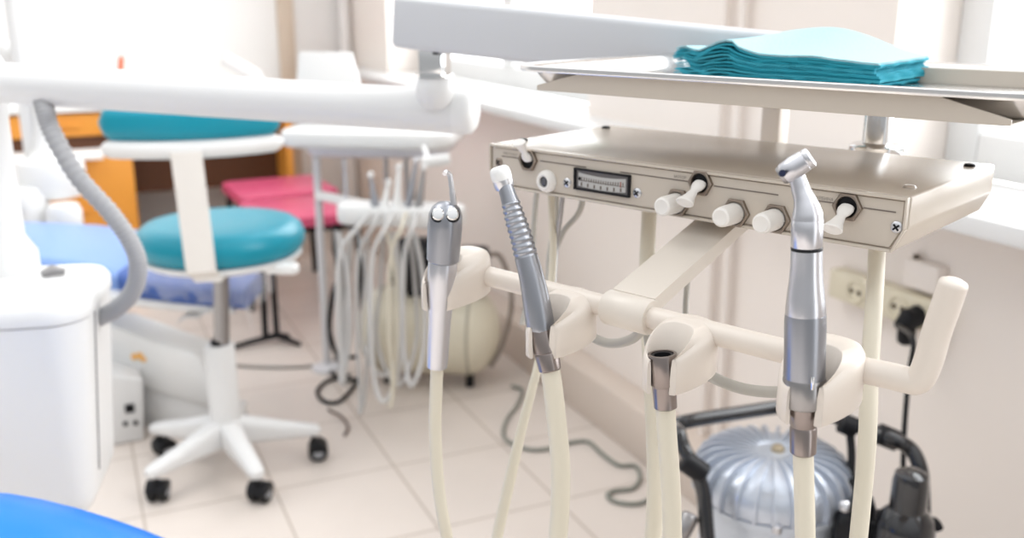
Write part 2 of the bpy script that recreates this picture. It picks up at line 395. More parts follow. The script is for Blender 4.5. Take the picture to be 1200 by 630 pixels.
# gauge
(gx0,gz1),(gx1,gz0)=fl(674,202),fl(739,233); gx1-=.0;  gz1=-.0110; gz0=-.0292
gc=((gx0+gx1)/2,(gz0+gz1)/2); gw=gx1-gx0; gh=gz1-gz0
bm=nb()
for s in(-1,1):
    box(bm,(gc[0]+s*(gw/2-.001),FPY-.001,gc[1]),(.002,.003,gh),MB,.0004); box(bm,(gc[0],FPY-.001,gc[1]+s*(gh/2-.0008)),(gw,.003,.0016),MB,.0004)
ga=obj('pressure_gauge',bm,black,unit)
bm=nb(); box(bm,(gc[0],FPY-.0003,gc[1]),(gw-.003,.0006,gh-.003),MB); obj('gauge_recess',bm,mat('gauge grey',(.16,.15,.15),.4),ga)
bm=nb(); n=9; w2=gw-.009
pts=[(-w2/2+w2*k/n) for k in range(n+1)]
up=[(x,.0056-.0016*(1-(2*x/w2)**2)) for x in pts]; dn=[(x,-.0056-.0014*(1-(2*x/w2)**2)) for x in pts[::-1]]
prism(bm,up+dn,.0004,FM(gc[0],gc[1],FPY-.0007)); obj('gauge_scale',bm,scalem,ga)
bm=nb()
for k in range(7):
    x=-w2/2+w2*(k+.5)/7.2; zz=-.0036-.0011*(1-(2*x/w2)**2); box(bm,(gc[0]+x,FPY-.0013,gc[1]+zz),(.0014,.0003,.0030),MB)
for k in range(19):
    x=-w2/2+w2*(k+.5)/19.5; box(bm,(gc[0]+x,FPY-.0013,gc[1]+.0011-.0011*(1-(2*x/w2)**2)),(.0007,.0003,.0030),MB)
box(bm,(gc[0],FPY-.0013,gc[1]-.0010),(w2*.96,.0003,.0004),MB)
obj('scale_marks',bm,ink,ga)
bm=nb(); box(bm,(gc[0]+w2*.40,FPY-.0014,gc[1]+.0004),(.0008,.0004,.0045),MB); obj('red_mark',bm,mat('scale red',(.35,.09,.05),.5),ga)
bm=nb(); lathe(bm,[(.0013,0),(.0013,.0006),(0,.0008)],FM(gc[0]-w2*.47,gc[1]+.0005,FPY-.001),12); obj('needle_stop',bm,black,ga)
# white lamp lens under the box
bm=nb(); lathe(bm,[(.03,0),(.029,-.004),(.02,-.008),(.0,-.0095)],MB@M.Translation((-.06,.06,-BH_)),28); obj('under_cap',bm,whitep,unit)
# support beam down to the rail
RY,RZ=-.09,-.0895
bm=nb(); BXc=-.153
sec=[(-.018,.0),(.018,.0),(.018,-.011),(.0155,-.011),(.0155,-.0025),(-.0155,-.0025),(-.0155,-.011),(-.018,-.011)]
q0=V((BXc,.045,-.0365)); q1=V((BXc,RY+.004,RZ+.0125))
z=(q1-q0).normalized(); x=V((1,0,0)); y=z.cross(x); y=-y if y.z<0 else y
rings=[[p+x*a+y*b for a,b in sec] for p in (q0,q0.lerp(q1,.5),q1)]
loft(bm,rings); bm.transform(MB); bms=nb(); merge(bms,bm); beam=obj('support_beam',bms,mat('light cream paint',(.68,.62,.55),.3),unit,ang=30)
bm=nb(); turned(bm,(V((BXc-.019,RY,RZ)),V((BXc+.019,RY,RZ))),[(0,.0118),(.04,.0128),(.96,.0128),(1,.0118)],28); bm.transform(MB); obj('rail_clamp',bm,MATS['light cream paint'],unit)
# rail with bent handle
e1=loc(PL(1054,436,RY)); e2=loc(PL(1078,428,RY)); e3=loc(PL(1117,333,RY))
rp=[V((-.30,RY,RZ)),V((-.15,RY,RZ)),V((.0,RY,RZ)),V((e1.x-.014,RY,RZ+.001))]
k0=V((e1.x-.004,RY,RZ+.001)); k1=V((e2.x-.003,RY,e2.z-.008)); k2=V((e2.x+.0035,RY,e2.z+.004))
rp+=[k0.lerp(k1,.15),k0.lerp(k1,.55)+V((.001,0,-.0012)),k1+V((.0035,0,-.0005)),k2+V((.001,0,.001)),k2.lerp(e3,.35),k2.lerp(e3,.7),e3]
bm=nb(); pts=[]
cc=cr(rp[2:],6); pts=[rp[0],rp[1]]+cc
rad=[.0079]*len(pts)
tube(bm,pts,rad,24)
dd=(pts[-1]-pts[-2]).normalized(); lathe(bm,[(.0079,-.002),(.0079,0),(.0072,.0016),(.005,.0027),(0,.003)],axm(pts[-1],dd),24)
bm.transform(MB); obj('instrument_rail',bm,creamw,unit)
# instrument holders : cut sleeve with open front jaw
def holder(mx,ri,slot,back,rot):
    """cut sleeve: open jaws towards -y, domed body reaching back over the rail"""
    bm=nb(); n=48; g=slot; sect=[]
    for k in range(n+1):
        a=-PI/2+rot+g+(2*PI-2*g)*k/n
        b=(1+math.sin(a))/2
        cxy=V((math.cos(a),math.sin(a),0))
        sb=b*b*(3-2*b)
        oro=ri+.0042+.0125*sb; oof=V((0,(back-ri-.0167)*sb+.0005,0))
        iro=ri+.0012+.0045*sb; iof=V((0,.006*sb,0))
        zt=.0105+.0185*sb; zb=-.0130+.0075*sb
        def O(r,z,o): return cxy*r+o+V((0,0,z))
        rd=.0035+.004*sb
        sect.append([O(ri*1.01,zb+.0008,iof*.15),O(ri*1.01+.0008,zb,iof*.2),O(oro-.0016,zb,oof),O(oro,zb+.0016,oof),O(oro,zt-rd-.002,oof),O(oro-.0006,zt-rd*.62,oof),O(oro-rd*.35,zt-rd*.2,oof),O(oro-rd*.75,zt,oof),O(iro+.0009,zt-.0002,iof),O(iro+.0001,zt-.0010,iof),O(ri*1.01+(iro-ri)*.5,zt*.45,iof*.5)])
    loft(bm,sect); bm.transform(mx); return obj('instrument_holder',bm,creamw,unit,ang=50)
HP={}
for key,(px,py),yl in (('syringe',(513,343),-.128),('turbine',(637,397),-.126),('empty',(777,436),-.124),('motor',(943,468),-.124)):
    HP[key]=loc(PL(px,py,yl))
for key,ri,rot in (('syringe',.0094,.42),('turbine',.0092,.42),('empty',.0094,.36),('motor',.0108,.34)):
    q=HP[key]; holder(MB@M.Translation(q),ri,.66,RY-q.y+.012,rot)
# supply tubes under the box
def wt(name,pts,r,m,parent,seg=10,n=8,flat=None,ref=None,label=None):
    bm=nb(); tube(bm,cr(pts,n),r,seg,flat,ref); return obj(name,bm,m,parent,label=label)
def BZ(px,py,yl): return PL(px,py,yl)
wt('supply_tube',[BZ(630,215,.09),BZ(626,260,.09),BZ(622,330,.08),BZ(612,380,.06)],.0027,tubeg,unit)
wt('supply_tube',[BZ(652,222,.07),BZ(650,262,.07),BZ(644,300,.06),BZ(643,345,.04)],.0029,tubeg,unit)
wt('supply_tube',[BZ(684,228,.07),BZ(678,250,.07),BZ(660,272,.065),BZ(648,305,.06),BZ(644,350,.04)],.0028,tubeg,unit)
wt('supply_tube',[BZ(660,225,.05),BZ(657,250,.05),BZ(652,290,.05),BZ(648,350,.03)],.0022,steeld,unit)
wt('supply_tube',[BZ(832,262,.10),BZ(824,290,.09),BZ(808,320,.07),BZ(804,350,.06),BZ(803,385,.04)],.0025,tubeg,unit)
wt('supply_tube',[BZ(672,372,-.05),BZ(690,392,-.05),BZ(715,402,-.05),BZ(742,396,-.055),BZ(760,376,-.06)],.0038,tubeg,unit)
wt('supply_tube',[BZ(762,372,-.04),BZ(758,390,-.04),BZ(762,420,-.04)],.0028,tubeg,unit)
wt('supply_tube',[BZ(815,425,-.05),BZ(832,440,-.05),BZ(870,455,-.05),BZ(915,459,-.05),BZ(950,450,-.055)],.0042,tubeg,unit)
# corrugated suction hose
hp=[P(47,100,1.27),P(52,125,1.24),P(60,152,1.24),P(90,205,1.24),P(130,250,1.25),P(154,285,1.26),P(162,312,1.27),P(156,340,1.29),P(138,360,1.31),P(112,374,1.33),P(92,380,1.35)]
c_=cr(hp,26); bm=nb(); tube(bm,c_,[.0115+.0009*math.sin(i*2*PI/4.) for i in range(len(c_))],16); obj('corrugated_hose',bm,corr,unit,ang=70)
# ================================================================== INSTRUMENTS
def axis_px(key,top,bot,yl):
    return PL(*bot,yl),PL(*top,yl)
def hose(parent,pts,r,flat=None,ref=None,m=hosem,n=10): return wt('hose',pts,r,m,parent,14,n,flat,ref)
def low(p,z): return V((p.x,p.y,z))
# --- syringe
yl=HP['syringe'].y
b,t=PL(512,430,yl),PL(523,236,yl); D=(b-CAM).dot(FW); k=D/F/2
syr=thing('air_water_syringe','grey three-way syringe with two round buttons and thin bent nozzle, leftmost holder','syringe',b)
ax=t-b
bm=nb(); turned(bm,(b,b+ax*.66),[(0,20*k),(.008,24*k),(.08,25*k),(.45,26.5*k),(.62,29*k),(.82,33*k),(.985,33*k),(1,32*k)],28); obj('handle',bm,alum,syr)
bm=nb(); turned(bm,(b+ax*.655,b+ax*1.0),[(0,33*k),(.03,37*k),(.3,38*k),(.6,39*k),(.78,37.5*k),(.90,31*k),(.97,20*k),(1,0)],28); hd=obj('head',bm,gunm,syr)
for px in (514.5,530.5):
    c_=PL(522,252,yl); p=c_+R*((px-522.5)*k*2)+(CAM-c_).normalized()*.0112; dr=(CAM-p).normalized(); dr=(dr+UP*.15).normalized()
    bm=nb(); lathe(bm,[(.0055,-.006),(.0055,0),(.0051,.0006)],axm(p,dr),20); bb=obj('button_seat',bm,black,syr)
    bm=nb(); lathe(bm,[(.0047,-.001),(.0047,.0012),(.0038,.0022),(0,.0026)],axm(p+UP*.0006,dr),20); obj('button',bm,chrome,syr)
p0=PL(532,240,yl+.003)
bm=nb(); tube(bm,cr([p0,PL(530,225,yl+.003),PL(528,211,yl+.003),PL(527,205,yl+.003),PL(523,201.5,yl),PL(521,203.5,yl-.003)],6),[.0024]*7+[.0020]*12+[.0018]*12,12); obj('nozzle',bm,steel,syr)
hb=b; fl_=(1,.45)
hose(syr,[b+ax*.01,PL(511,460,yl),PL(510,500,yl),PL(513,560,yl),PL(520,610,yl),PL(531,655,yl+.01),PL(550,690,yl+.03),PL(570,690,yl+.06),PL(580,640,yl+.07),PL(598,560,yl+.08),PL(612,500,yl+.09),PL(630,430,yl+.11),PL(640,380,yl+.14),PL(648,300,yl+.17),Bw(loc(PL(652,240,.07)).x,.06,-.03)],[.0052]*90+[.0052-.0018*min(1,q/25) for q in range(51)],(1,.62),R)
# --- turbine
yl=HP['turbine'].y
tb=PL(645,434,yl); D=(tb-CAM).dot(FW); k=D/F/2
tur=thing('turbine_handpiece','slim grey dental turbine with ribbed grip and white capped head, second holder from left','dental handpiece',tb)
c1=PL(634,383,yl)
bm=nb(); turned(bm,(tb,c1),[(0,24*k),(.03,27*k),(.38,29*k),(.42,28*k),(.44,30*k),(.97,31*k),(1,30*k)],26); obj('coupling',bm,coup,tur)
bpx=[(633.5,385,32),(633,380,33.5),(629,355,32.5),(623,325,29.5),(616,298,27.5),(611,278,26),(605,260,24.5),(600,243,22),(596,230,19.5),(592,218,18)]
bm=nb(); pts=[];rad=[]
ps=[V((x,y,w)) for x,y,w in bpx]
cc=cr(ps,22)
for q in cc:
    pts.append(PL(q.x,q.y,yl)); r=q.z*k
    if 238<q.y<300: r+=.0005*math.sin(q.y*.9)
    rad.append(r)
tube(bm,pts,rad,24); obj('grip',bm,gunm,tur,ang=70)
hc=PL(588,208,yl); hd_=(PL(584,196,yl)-PL(592,222,yl)).normalized(); hd_=(hd_+(CAM-hc).normalized()*.25).normalized()
bm=nb(); lathe(bm,[(.0052,-.0085),(.0068,-.008),(.0074,-.0055),(.0074,-.001)],axm(hc,hd_),26); obj('head',bm,steel,tur)
bm=nb(); lathe(bm,[(.0074,-.0012),(.0076,.003),(.0071,.0062),(.0055,.0078),(0,.0082)],axm(hc,hd_),26); obj('head_cap',bm,whitep,tur)
hose(tur,[tb+(c1-tb)*.05,PL(648,455,yl),PL(653,500,yl),PL(657,550,yl),PL(656,600,yl),PL(652,660,yl),PL(655,730,yl+.01),PL(680,790,yl+.04),PL(705,800,yl+.08),PL(712,770,yl+.12),PL(712,735,yl+.14)],.0072,(1,.8),R)
# --- empty coupling
yl=HP['empty'].y
eb=PL(780,478,yl); et=PL(776,414,yl); D=(eb-CAM).dot(FW); k=D/F/2
emp=thing('hose_coupling','empty dark metal hose coupling with no instrument, third holder from left','hose coupling',eb)
bm=nb(); turned(bm,(eb,et),[(0,23*k),(.02,27*k),(.40,28.5*k),(.43,30*k),(.46,33*k),(.98,34*k),(1,33*k),(1,27*k),(.9,26*k),(.7,22*k),(.7,0)],28); obj('socket_ring',bm,coup,emp)
bm=nb(); turned(bm,(et+(et-eb)*-.26,et-(et-eb)*.02),[(0,26*k),(.9,27.5*k),(1,27*k),(1,20*k),(.3,18*k),(.2,0)],28); obj('socket_bore',bm,black,emp)
hose(emp,[eb+(et-eb)*.05,PL(781,500,yl),PL(784,540,yl),PL(787,590,yl),PL(788,640,yl),PL(789,720,yl),PL(780,800,yl+.02),PL(762,830,yl+.04),PL(752,780,yl+.06),PL(766,620,yl+.055),PL(768,540,yl+.055),PL(764,440,yl+.07),PL(758,330,yl+.14),Bw(loc(PL(757,262,.06)).x,.065,-.03)],.0066,(1,.8),R)
# --- motor with contra-angle
yl=HP['motor'].y
mb=PL(941,531,yl); mt=PL(946,256,yl); D=(mb-CAM).dot(FW); k=D/F/2
mot=thing('contra_angle_handpiece','chunky silver motor handpiece with angled head, rightmost holder','dental handpiece',mb)
def on(y): return (531-y)/(531-256)
def seg(name,prof,m,parent=mot,ang=40):
    bm=nb(); a=mb; L=[(on(y),w*k) for y,w in prof]
    turned(bm,(a,mt),L,30); return obj(name,bm,m,parent,ang=ang)
seg('coupling',[(531,26),(529,30),(500,31),(497,29),(494,32),(472,37)],coup)
seg('knurled_ring',[(474,37),(472,46),(470,48),(441,49),(438,47)],steeld)
seg('motor_sleeve',[(440,46),(438,46.5),(372,46.5),(364,45.5)],gunm)
seg('motor_body',[(366,44.5),(360,45),(345,42),(325,37),(308,35),(291,34.5)],alum)
seg('seal_ring',[(292,33),(291,34.6),(288,34.6),(287,33)],black)
seg('contra_base',[(288,33),(287,34),(270,35),(257,34.5),(256,33)],alum)
bm=nb(); box(bm,(0,0,0),(.0012,.002,.008),M.Translation(PL(952,449,yl-.0112)),.0004); obj('alignment_mark',bm,chrome,mot)
bm=nb()
nk=[(946,257,34.5),(946,251,33),(945,243,29),(942.5,233,23.5),(939,224,20.5),(936,214,19),(933,205,18)]
cc=cr([V(q) for q in nk],5); tube(bm,[PL(q.x,q.y,yl) for q in cc],[q.z*k for q in cc],22); nko=obj('neck',bm,alum,mot)
h0=PL(920,203,yl-.004); h1=PL(945,187,yl+.001); hv=(h1-h0).normalized()
bm=nb(); turned(bm,(h0-hv*.001,h1),[(0,.0056),(.05,.0062),(.5,.0066),(.95,.0060),(1,.0052)],24); hdo=obj('head',bm,alum,mot)
bm=nb(); turned(bm,(h1-hv*.0005,h1+hv*.0032),[(0,.0056),(.3,.0060),(.8,.0058),(1,.0048)],24); obj('head_cap',bm,steel,mot)
bm=nb(); turned(bm,(h0-hv*.0035,h0),[(0,.003),(0.1,.0050),(.5,.0056),(1,.0055)],24); obj('chuck_face',bm,steeld,mot)
bm=nb(); bur=PL(918,205,yl-.011); lathe(bm,[(.002,0),(.002,.002),(0,.0022)],axm(PL(917,203,yl-.0115),CAM-bur),14); obj('bur_hole',bm,mat('navy',(.01,.015,.05),.3),mot)
hose(mot,[mb+(mt-mb)*.02,PL(942,560,yl),PL(943,600,yl),PL(944,650,yl),PL(945,720,yl),PL(955,790,yl+.02),PL(980,810,yl+.05),PL(996,740,yl+.08),PL(1003,660,yl+.09),PL(1009,600,yl+.095),PL(1016,520,yl+.10),PL(1019,440,yl+.115),PL(1024,360,yl+.14),PL(1027,310,yl+.165),Bw(loc(PL(1027,300,.055)).x,.05,-.025)],.0062,(1,.85),R)
# ================================================================== TRAY + NAPKINS
tcent=Bw(TCX,TCY,0)
bm=nb(); tw,td=TX1-TX0,TY1-TY0
lay=[(.0585,.045),(.0556,.038),(.0548,.030),(.0575,.0225),(.0640,.017),(.0690,.0135),(.0706,.010),(.0714,.0020),(.0706,.0004),(.0680,0),(.0666,.0006),(.0664,.0022),(.0690,.0095),(.068,.0125),(.0625,.0158),(.0565,.0213),(.0535,.0285),(.0532,.038),(.0532,.045)]
t_=nb(); rings=[]
for z,ins in lay:
    rings.append([V((x,y,z if ins<.04 else (.0546 if z>.055 else .0533))) for x,y in rrect(tw-2*ins,td-2*ins,max(.046-ins,.004),8)])
loft(t_,rings); merge(bm,t_,MB@M.Translation((TCX,TCY,0)))
single('instrument_tray',bm,trayst,'stainless steel instrument tray with rolled rim above the control panel','tray',tcent)
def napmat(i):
    m=mat('turquoise tissue %d'%i,(.018+.01*i,.35+.022*i,.46+.022*i) if i<9 else (.38,.64,.70),.85,bump=.6,bscale=420); return m  # last colour: top napkin, window light painted in as a paler tint
NX,NY=-.187,.192; NW,ND=.204,.112
NB=12
def napkin(i):
    rs=random.Random(100+i); bm=nb(); nx,ny=30,14
    th=.0010; zb=.0552+i*.00205
    dx,dy=rs.uniform(-.003,.003),rs.uniform(-.0015,.0015); ph=rs.uniform(0,6)
    for layer in range(2):
        grid=[]
        for j in range(ny+1):
            row=[]
            for q in range(nx+1):
                u=q/nx; v=j/ny
                x=(u-.5)*NW; y=(v-.5)*ND
                t=i/(NB-1)
                lift=.010*t*math.exp(-((u-.30)/.13)**2)*(1-.5*v)+.020*t*math.exp(-((u-.55)/.28)**2)*v**1.3
                lift+=.0024*t*math.sin(u*19+.6)*(1-v)*(1.2 if u<.38 else .12)
                lift+=.0006*math.sin(u*38+ph)*(1 if u<.32 else .25)*(1-v)
                lift-=.004*t*max(0,(u-.75)/.25)
                cut=.030*max(0,(.30-u)/.30)                     # left part of the front edge turns away
                y+=cut*(1-v)+ .0008*math.sin(u*60+ph)*(1-v)
                x+=.0012*math.sin(v*22+ph)*(1-2*u)*(abs(u-.5)>.45)
                zz=zb+lift+(layer*.00095 if not(u<.02) else .0005*layer)
                row.append(V((NX+x+dx,NY+y+dy,zz)))
            grid.append(row)
        for sgn in (0,1):
            pass
        vs=[[bm.verts.new(p) for p in r] for r in grid]
        vt=[[bm.verts.new(p+V((0,0,.0006))) for p in r] for r in grid]
        for a in range(ny):
            for c in range(nx):
                bm.faces.new((vs[a][c],vs[a+1][c],vs[a+1][c+1],vs[a][c+1])); bm.faces.new((vt[a][c],vt[a][c+1],vt[a+1][c+1],vt[a+1][c]))
        per=[(0,c) for c in range(nx)]+[(a,nx) for a in range(ny)]+[(ny,c) for c in range(nx,0,-1)]+[(a,0) for a in range(ny,0,-1)]
        for (a,b_),(c,d_) in zip(per,per[1:]+per[:1]): bm.faces.new((vs[a][b_],vs[c][d_],vt[c][d_],vt[a][b_]))
    bm.transform(MB)
    lab='topmost turquoise paper napkin, coloured paler for the window light on the stack' if i==NB-1 else ('lowest turquoise paper napkin, lying directly on the steel tray' if i==0 else 'folded turquoise paper napkin in the middle of the stack on the tray')
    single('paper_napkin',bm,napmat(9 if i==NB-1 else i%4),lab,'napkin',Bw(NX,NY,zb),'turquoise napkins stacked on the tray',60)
for i in range(NB): napkin(i)
# ================================================================== STOOL
SX,SY=.27,.2; 
sb=V((.265,2.335,0))
st=thing('dental_stool','white dental stool with round teal seat and curved teal backrest on five casters','stool',sb)
sz=.652
def ST(z,o=0): return M.Translation(sb+V((0,0,z))+R*o)
SC=.95
bm=nb(); lathe(bm,[(r*SC,z) for r,z in [(.175,sz-.078),(.193,sz-.072),(.204,sz-.055),(.206,sz-.035),(.199,sz-.016),(.182,sz-.004),(.158,sz+.001),(.08,sz+.002),(0,sz+.002)]],ST(0,.028),56); obj('seat',bm,teal,st)
bm=nb(); lathe(bm,[(r*SC,z) for r,z in [(0,sz-.10),(.14,sz-.098),(.185,sz-.092),(.197,sz-.084),(.197,sz-.076),(.16,sz-.072)]],ST(0,.028),56); obj('seat_pan',bm,white,st)
bm=nb(); p=P(330,314,2.22); rbody(bm,.08,.035,[(0,.006),(.004,0),(.018,0),(.024,.006)],M.Translation(p-V((0,0,.012)))@M.Rotation(-.5,4,'Z'),.014); box(bm,(0,0,0),(.14,.02,.006),M.Translation(p+V((-.07,.04,.002)))@M.Rotation(-.5,4,'Z')); obj('height_lever',bm,whitep,st)
bm=nb(); tube(bm,[sb+UP*.33+R*.006,sb+UP*(sz-.09)+R*.022],.0185,24); obj('gas_piston',bm,steeld,st)
bm=nb(); lathe(bm,[(.036,.085),(.04,.13),(.037,.15),(.0365,.335),(.033,.34)],ST(0),28); obj('column',bm,white,st)
bm=nb(); lathe(bm,[(.018,.335),(.021,.338),(.021,.35),(.018,.353)],ST(0),24); obj('column_collar',bm,black,st)
tips=[PZ(303,590,.0),PZ(364,538,.0),PZ(287,500,.0),PZ(181,534,.0),PZ(186,588,.0)]
A0=[math.atan2(t.y-sb.y,t.x-sb.x) for t in tips]; a0=sum(((a-i*2*PI/5+ (0 if True else 0)+10*PI)%(2*PI)) for i,a in enumerate(A0))/5
a0=A0[0]
CR=.212
castm=None
def caster_parts(parent,p,rz):
    mt=M.Translation(p)@M.Rotation(rz,4,'Z')
    c=bpy.data.objects.new('caster',None) if False else None
    bm=nb(); 
    lathe(bm,[(.005,.045),(.005,.075)],mt,12)
    box(bm,(.008,0,.043),(.036,.012,.018),mt,.004)
    t=nb(); prism(t,[(.026*math.cos(a),.026*math.sin(a)+.027) for a in [PI*k/12 for k in range(13)]],.05,M.Translation((.012,.025,0))@M.Rotation(PI/2,4,'X'),.003); merge(bm,t,mt)
    co=obj('caster',bm,black,parent)
    for s in(-1,1):
        bm=nb(); lathe(bm,[(.012,-.008),(.0235,-.0085),(.025,-.006),(.025,.006),(.0235,.0085),(.012,.008)],mt@M.Translation((.012,s*.014,.025))@M.Rotation(PI/2,4,'X'),28); obj('wheel',bm,rubber,co)
        bm=nb(); lathe(bm,[(.0135,-.003),(.013,.0015),(.006,.002),(0,.002)],mt@M.Translation((.012,s*.0225,.025))@M.Rotation(-s*PI/2,4,'X'),20); obj('hub_cap',bm,mat('grey hub',(.30,.31,.33),.4),co)
    return co
dirs=[]
for i in range(5):
    t=tips[i]; a=math.atan2(t.y-sb.y,t.x-sb.x)
    d=V((math.cos(a),math.sin(a),0)); e=sb+d*CR
    bm=nb()
    t_=nb(); nrm=V((-d.y,d.x,0)); rings=[]
    for s,hw_,z0_,z1_ in ((.012,.03,.07,.15),(.06,.026,.07,.138),(.13,.023,.07,.118),(CR-.008,.020,.07,.10),(CR+.012,.017,.07,.095),(CR+.020,.010,.073,.09)):
        c=sb+d*s; h=(z1_-z0_); ring=[]
        for x,y in rrect(2*hw_,h,min(hw_,h/2)*.7,4): ring.append(c+nrm*x+V((0,0,(z0_+z1_)/2+y)))
        rings.append(ring)
    loft(bm,rings); obj('base_leg',bm,white,st)
    caster_parts(st,e,[.9,-.2,2.0,.4,1.2][i])
# backrest : between seat and camera
bc=P(226,152,2.04)
toC=(V((CAM.x,CAM.y,0))-V((sb.x,sb.y,0))).normalized(); side=V((toC.y,-toC.x,0))
if side.dot(R)<0: side=-side
def arcplate(bm,rad,half,z0,z1,th,cen,n=26,rnd=.012,zsag=0):
    rings=[]
    for k in range(n+1):
        a=half*(2*k/n-1); e=min(1,(1-abs(2*k/n-1))*8)**.5; e=max(e,.25)
        d=toC*math.cos(a)+side*math.sin(a)
        zm=(z0+z1)/2; hh=(z1-z0)/2*e
        ring=[]
        for x,y in rrect(th*max(e,.4),2*hh,min(th*max(e,.4)/2,hh)*.9,4): ring.append(cen+d*(rad+x)+V((0,0,zm+y)))
        rings.append(ring)
    return loft(bm,rings)
RB=.30; cen=V((bc.x,bc.y,0))-toC*RB
zc=bc.z
half=.67
bm=nb(); arcplate(bm,RB-.002,half*.985,zc-.024,zc+.052,.056,cen); obj('backrest_cushion',bm,teal,st)
bm=nb(); arcplate(bm,RB-.002,half,zc-.060,zc-.020,.060,cen); obj('backrest_shell',bm,white,st)
b1=P(218,178,2.02); b2=P(236,318,2.10); b3=P(244,328,2.12); 
bm=nb(); sd=side
pts=[b1+toC*.004,b1.lerp(b2,.5),b2,b3-toC*.012]
pts=[b1,b1.lerp(b2,.3),b1.lerp(b2,.6),b2,b3+V((0,0,-.002))-toC*.02]
rings=[]
for q in pts:
    rings.append([q+side*x+toC*y for x,y in rrect(.064,.012,.004,3)])
loft(bm,rings); 
e0=V((b3.x,b3.y,b3.z))-toC*.012; e1_=V((sb.x,sb.y,e0.z))+R*.024; bar(bm,e0+toC*.01,e1_,.06,.012,.003)
obj('backrest_bar',bm,mat('ivory metal',(.76,.73,.69),.4),st)
# ================================================================== FOREGROUND BLUE CHAIR
q=P(40,640,1.0)
ch=thing('dental_chair','bright blue upholstered dental chair close to the camera at lower left','dental chair',(q.x-.2,q.y-.15,0))
# top silhouette follows pixels (-60,572),(0,575),(60,587),(120,604),(190,631)
sil=[(-160,580),(-100,574),(-50,572.5),(0,577),(40,584),(80,594),(120,606),(160,620),(200,636),(245,660)]
bm=nb(); rings=[]
for px,py in sil:
    p=P(px,py,.98); rings.append(p)
t_=nb(); prof=[]
RR=.055
sec=[]
for p in rings:
    ring=[]
    inw=-(Fh)                              # towards the camera
    for a in range(0,9): 
        an=PI/2+PI*a/8*.0
    pr_=[]
    for a in range(7): 
        an=a/6*PI/2; pr_.append((RR*(1-math.cos(an)) ,0,))
    # section: rises from below at the far side, rolls over the top, goes forward/down towards camera
    pts2=[(.06,-.12),(.062,-.06),(.055,-.03),(.035,-.009),(.0,.0),(-.04,.002),(-.10,-.006),(-.16,-.022),(-.20,-.045),(-.21,-.08),(-.19,-.12)]
    for u,w in pts2: ring.append(p+Fh*u+UP*w+Fh*-.02)
    sec.append(ring)
# blend: lower ends follow the curve down
loft(bm,sec); obj('seat_cushion',bm,blue,ch,ang=80)
bm=nb(); lathe(bm,[(.20,0),(.20,.03),(.17,.05),(.06,.09),(.05,.40),(.09,.47),(.09,.49)],M.Translation(V((rings[3].x-.05,rings[3].y-.10,0))),32); obj('pedestal',bm,white,ch)
bm=nb(); pz=V((rings[3].x-.05,rings[3].y-.10,.5)); box(bm,(0,0,.0),(.26,.16,.03),M.Translation(pz)@M.Rotation(-YA,4,'Z'),.01); obj('seat_frame',bm,white,ch)
# ================================================================== BACKGROUND CHAIR
bcb=P(150,480,2.68)
ch2=thing('dental_chair','light blue dental chair with white base behind the cabinet and stool','dental chair',(bcb.x-.2,bcb.y+.1,0))
cam_r=R; 
def prismpx(name,poly,D,depth,m,parent,bev=.01,ang=40):
    """outline in pixels at camera depth D, extruded away horizontally along Fh"""
    bm=nb(); a=[P(x,y,D) for x,y in poly]; b_=[p+Fh*depth for p in a]
    loft(bm,[a,b_])
    if bev: bmesh.ops.bevel(bm,geom=bm.edges[:],offset=bev,segments=3,profile=.5,affect='EDGES')
    return obj(name,bm,m,parent,ang=ang)
def vplane(p,q):
    """vertical plane through two floor points: returns a pixel->point map and the horizontal normal away from the camera"""
    d=(q-p).normalized(); n=V((-d.y,d.x,0)); n=n if n.dot(Fh)>0 else -n
    def f(px,py):
        r=ray(px,py); return CAM+r*((p-CAM).dot(n)/r.dot(n))
    return f,n,d
def facem(p,d,n): 
    x=d; y=UP; z=-n
    return M(((x.x,y.x,z.x,p.x),(x.y,y.y,z.y,p.y),(x.z,y.z,z.z,p.z),(0,0,0,1)))
def vprism(name,f,n,poly,depth,m,parent,bev,off=0):
    a=[f(*p)+n*off for p in poly]; b_=[p+n*depth for p in a]; bm=nb(); loft(bm,[a,b_])
    bmesh.ops.bevel(bm,geom=bm.edges[:],offset=bev,segments=3,profile=.5,affect='EDGES'); return obj(name,bm,m,parent)
fB,nB,dB=vplane(PZ(169,501,0),PZ(249,513,0))
fA,nA,dA=vplane(PZ(137,522,0),PZ(169,516,0))
vprism('base',fB,nB,[(150,436),(249,474),(249,512.5),(150,498)],.08,white,ch2,.008,.012)
vprism('base_hood',fB,nB,[(100,432),(168,452),(250,481),(252,468),(238,430),(226,414),(128,381),(100,374)],.11,whitep,ch2,.014)
sbx=vprism('socket_box',fA,nA,[(95,436),(168,444),(169,516),(95,529)],.16,white,ch2,.008)
for px,py,s in ((152,478,.024),(147,496,.012),(159,495,.012)):
    q=fA(px,py); bm=nb(); box(bm,(0,0,0),(s,s,.008),facem(q,dA,nA),.001); obj('base_socket',bm,black,sbx)
q=fB(163,418)-nB*.002; bm=nb()
for dx,dz,rr in ((-.014,0,.009),(.004,.004,.010),(.016,-.005,.007)): lathe(bm,[(rr,-.002),(rr,.003),(0,.004)],facem(q+dB*dx+UP*dz,dB,nB),14)
obj('badge',bm,amber,ch2)
# column up to seat
bm=nb(); box(bm,(0,0,.33),(.16,.2,.30),M.Translation(V((bcb.x-.22,bcb.y+.25,0)))@M.Rotation(-.4,4,'Z'),.02); obj('lift_column',bm,white,ch2)
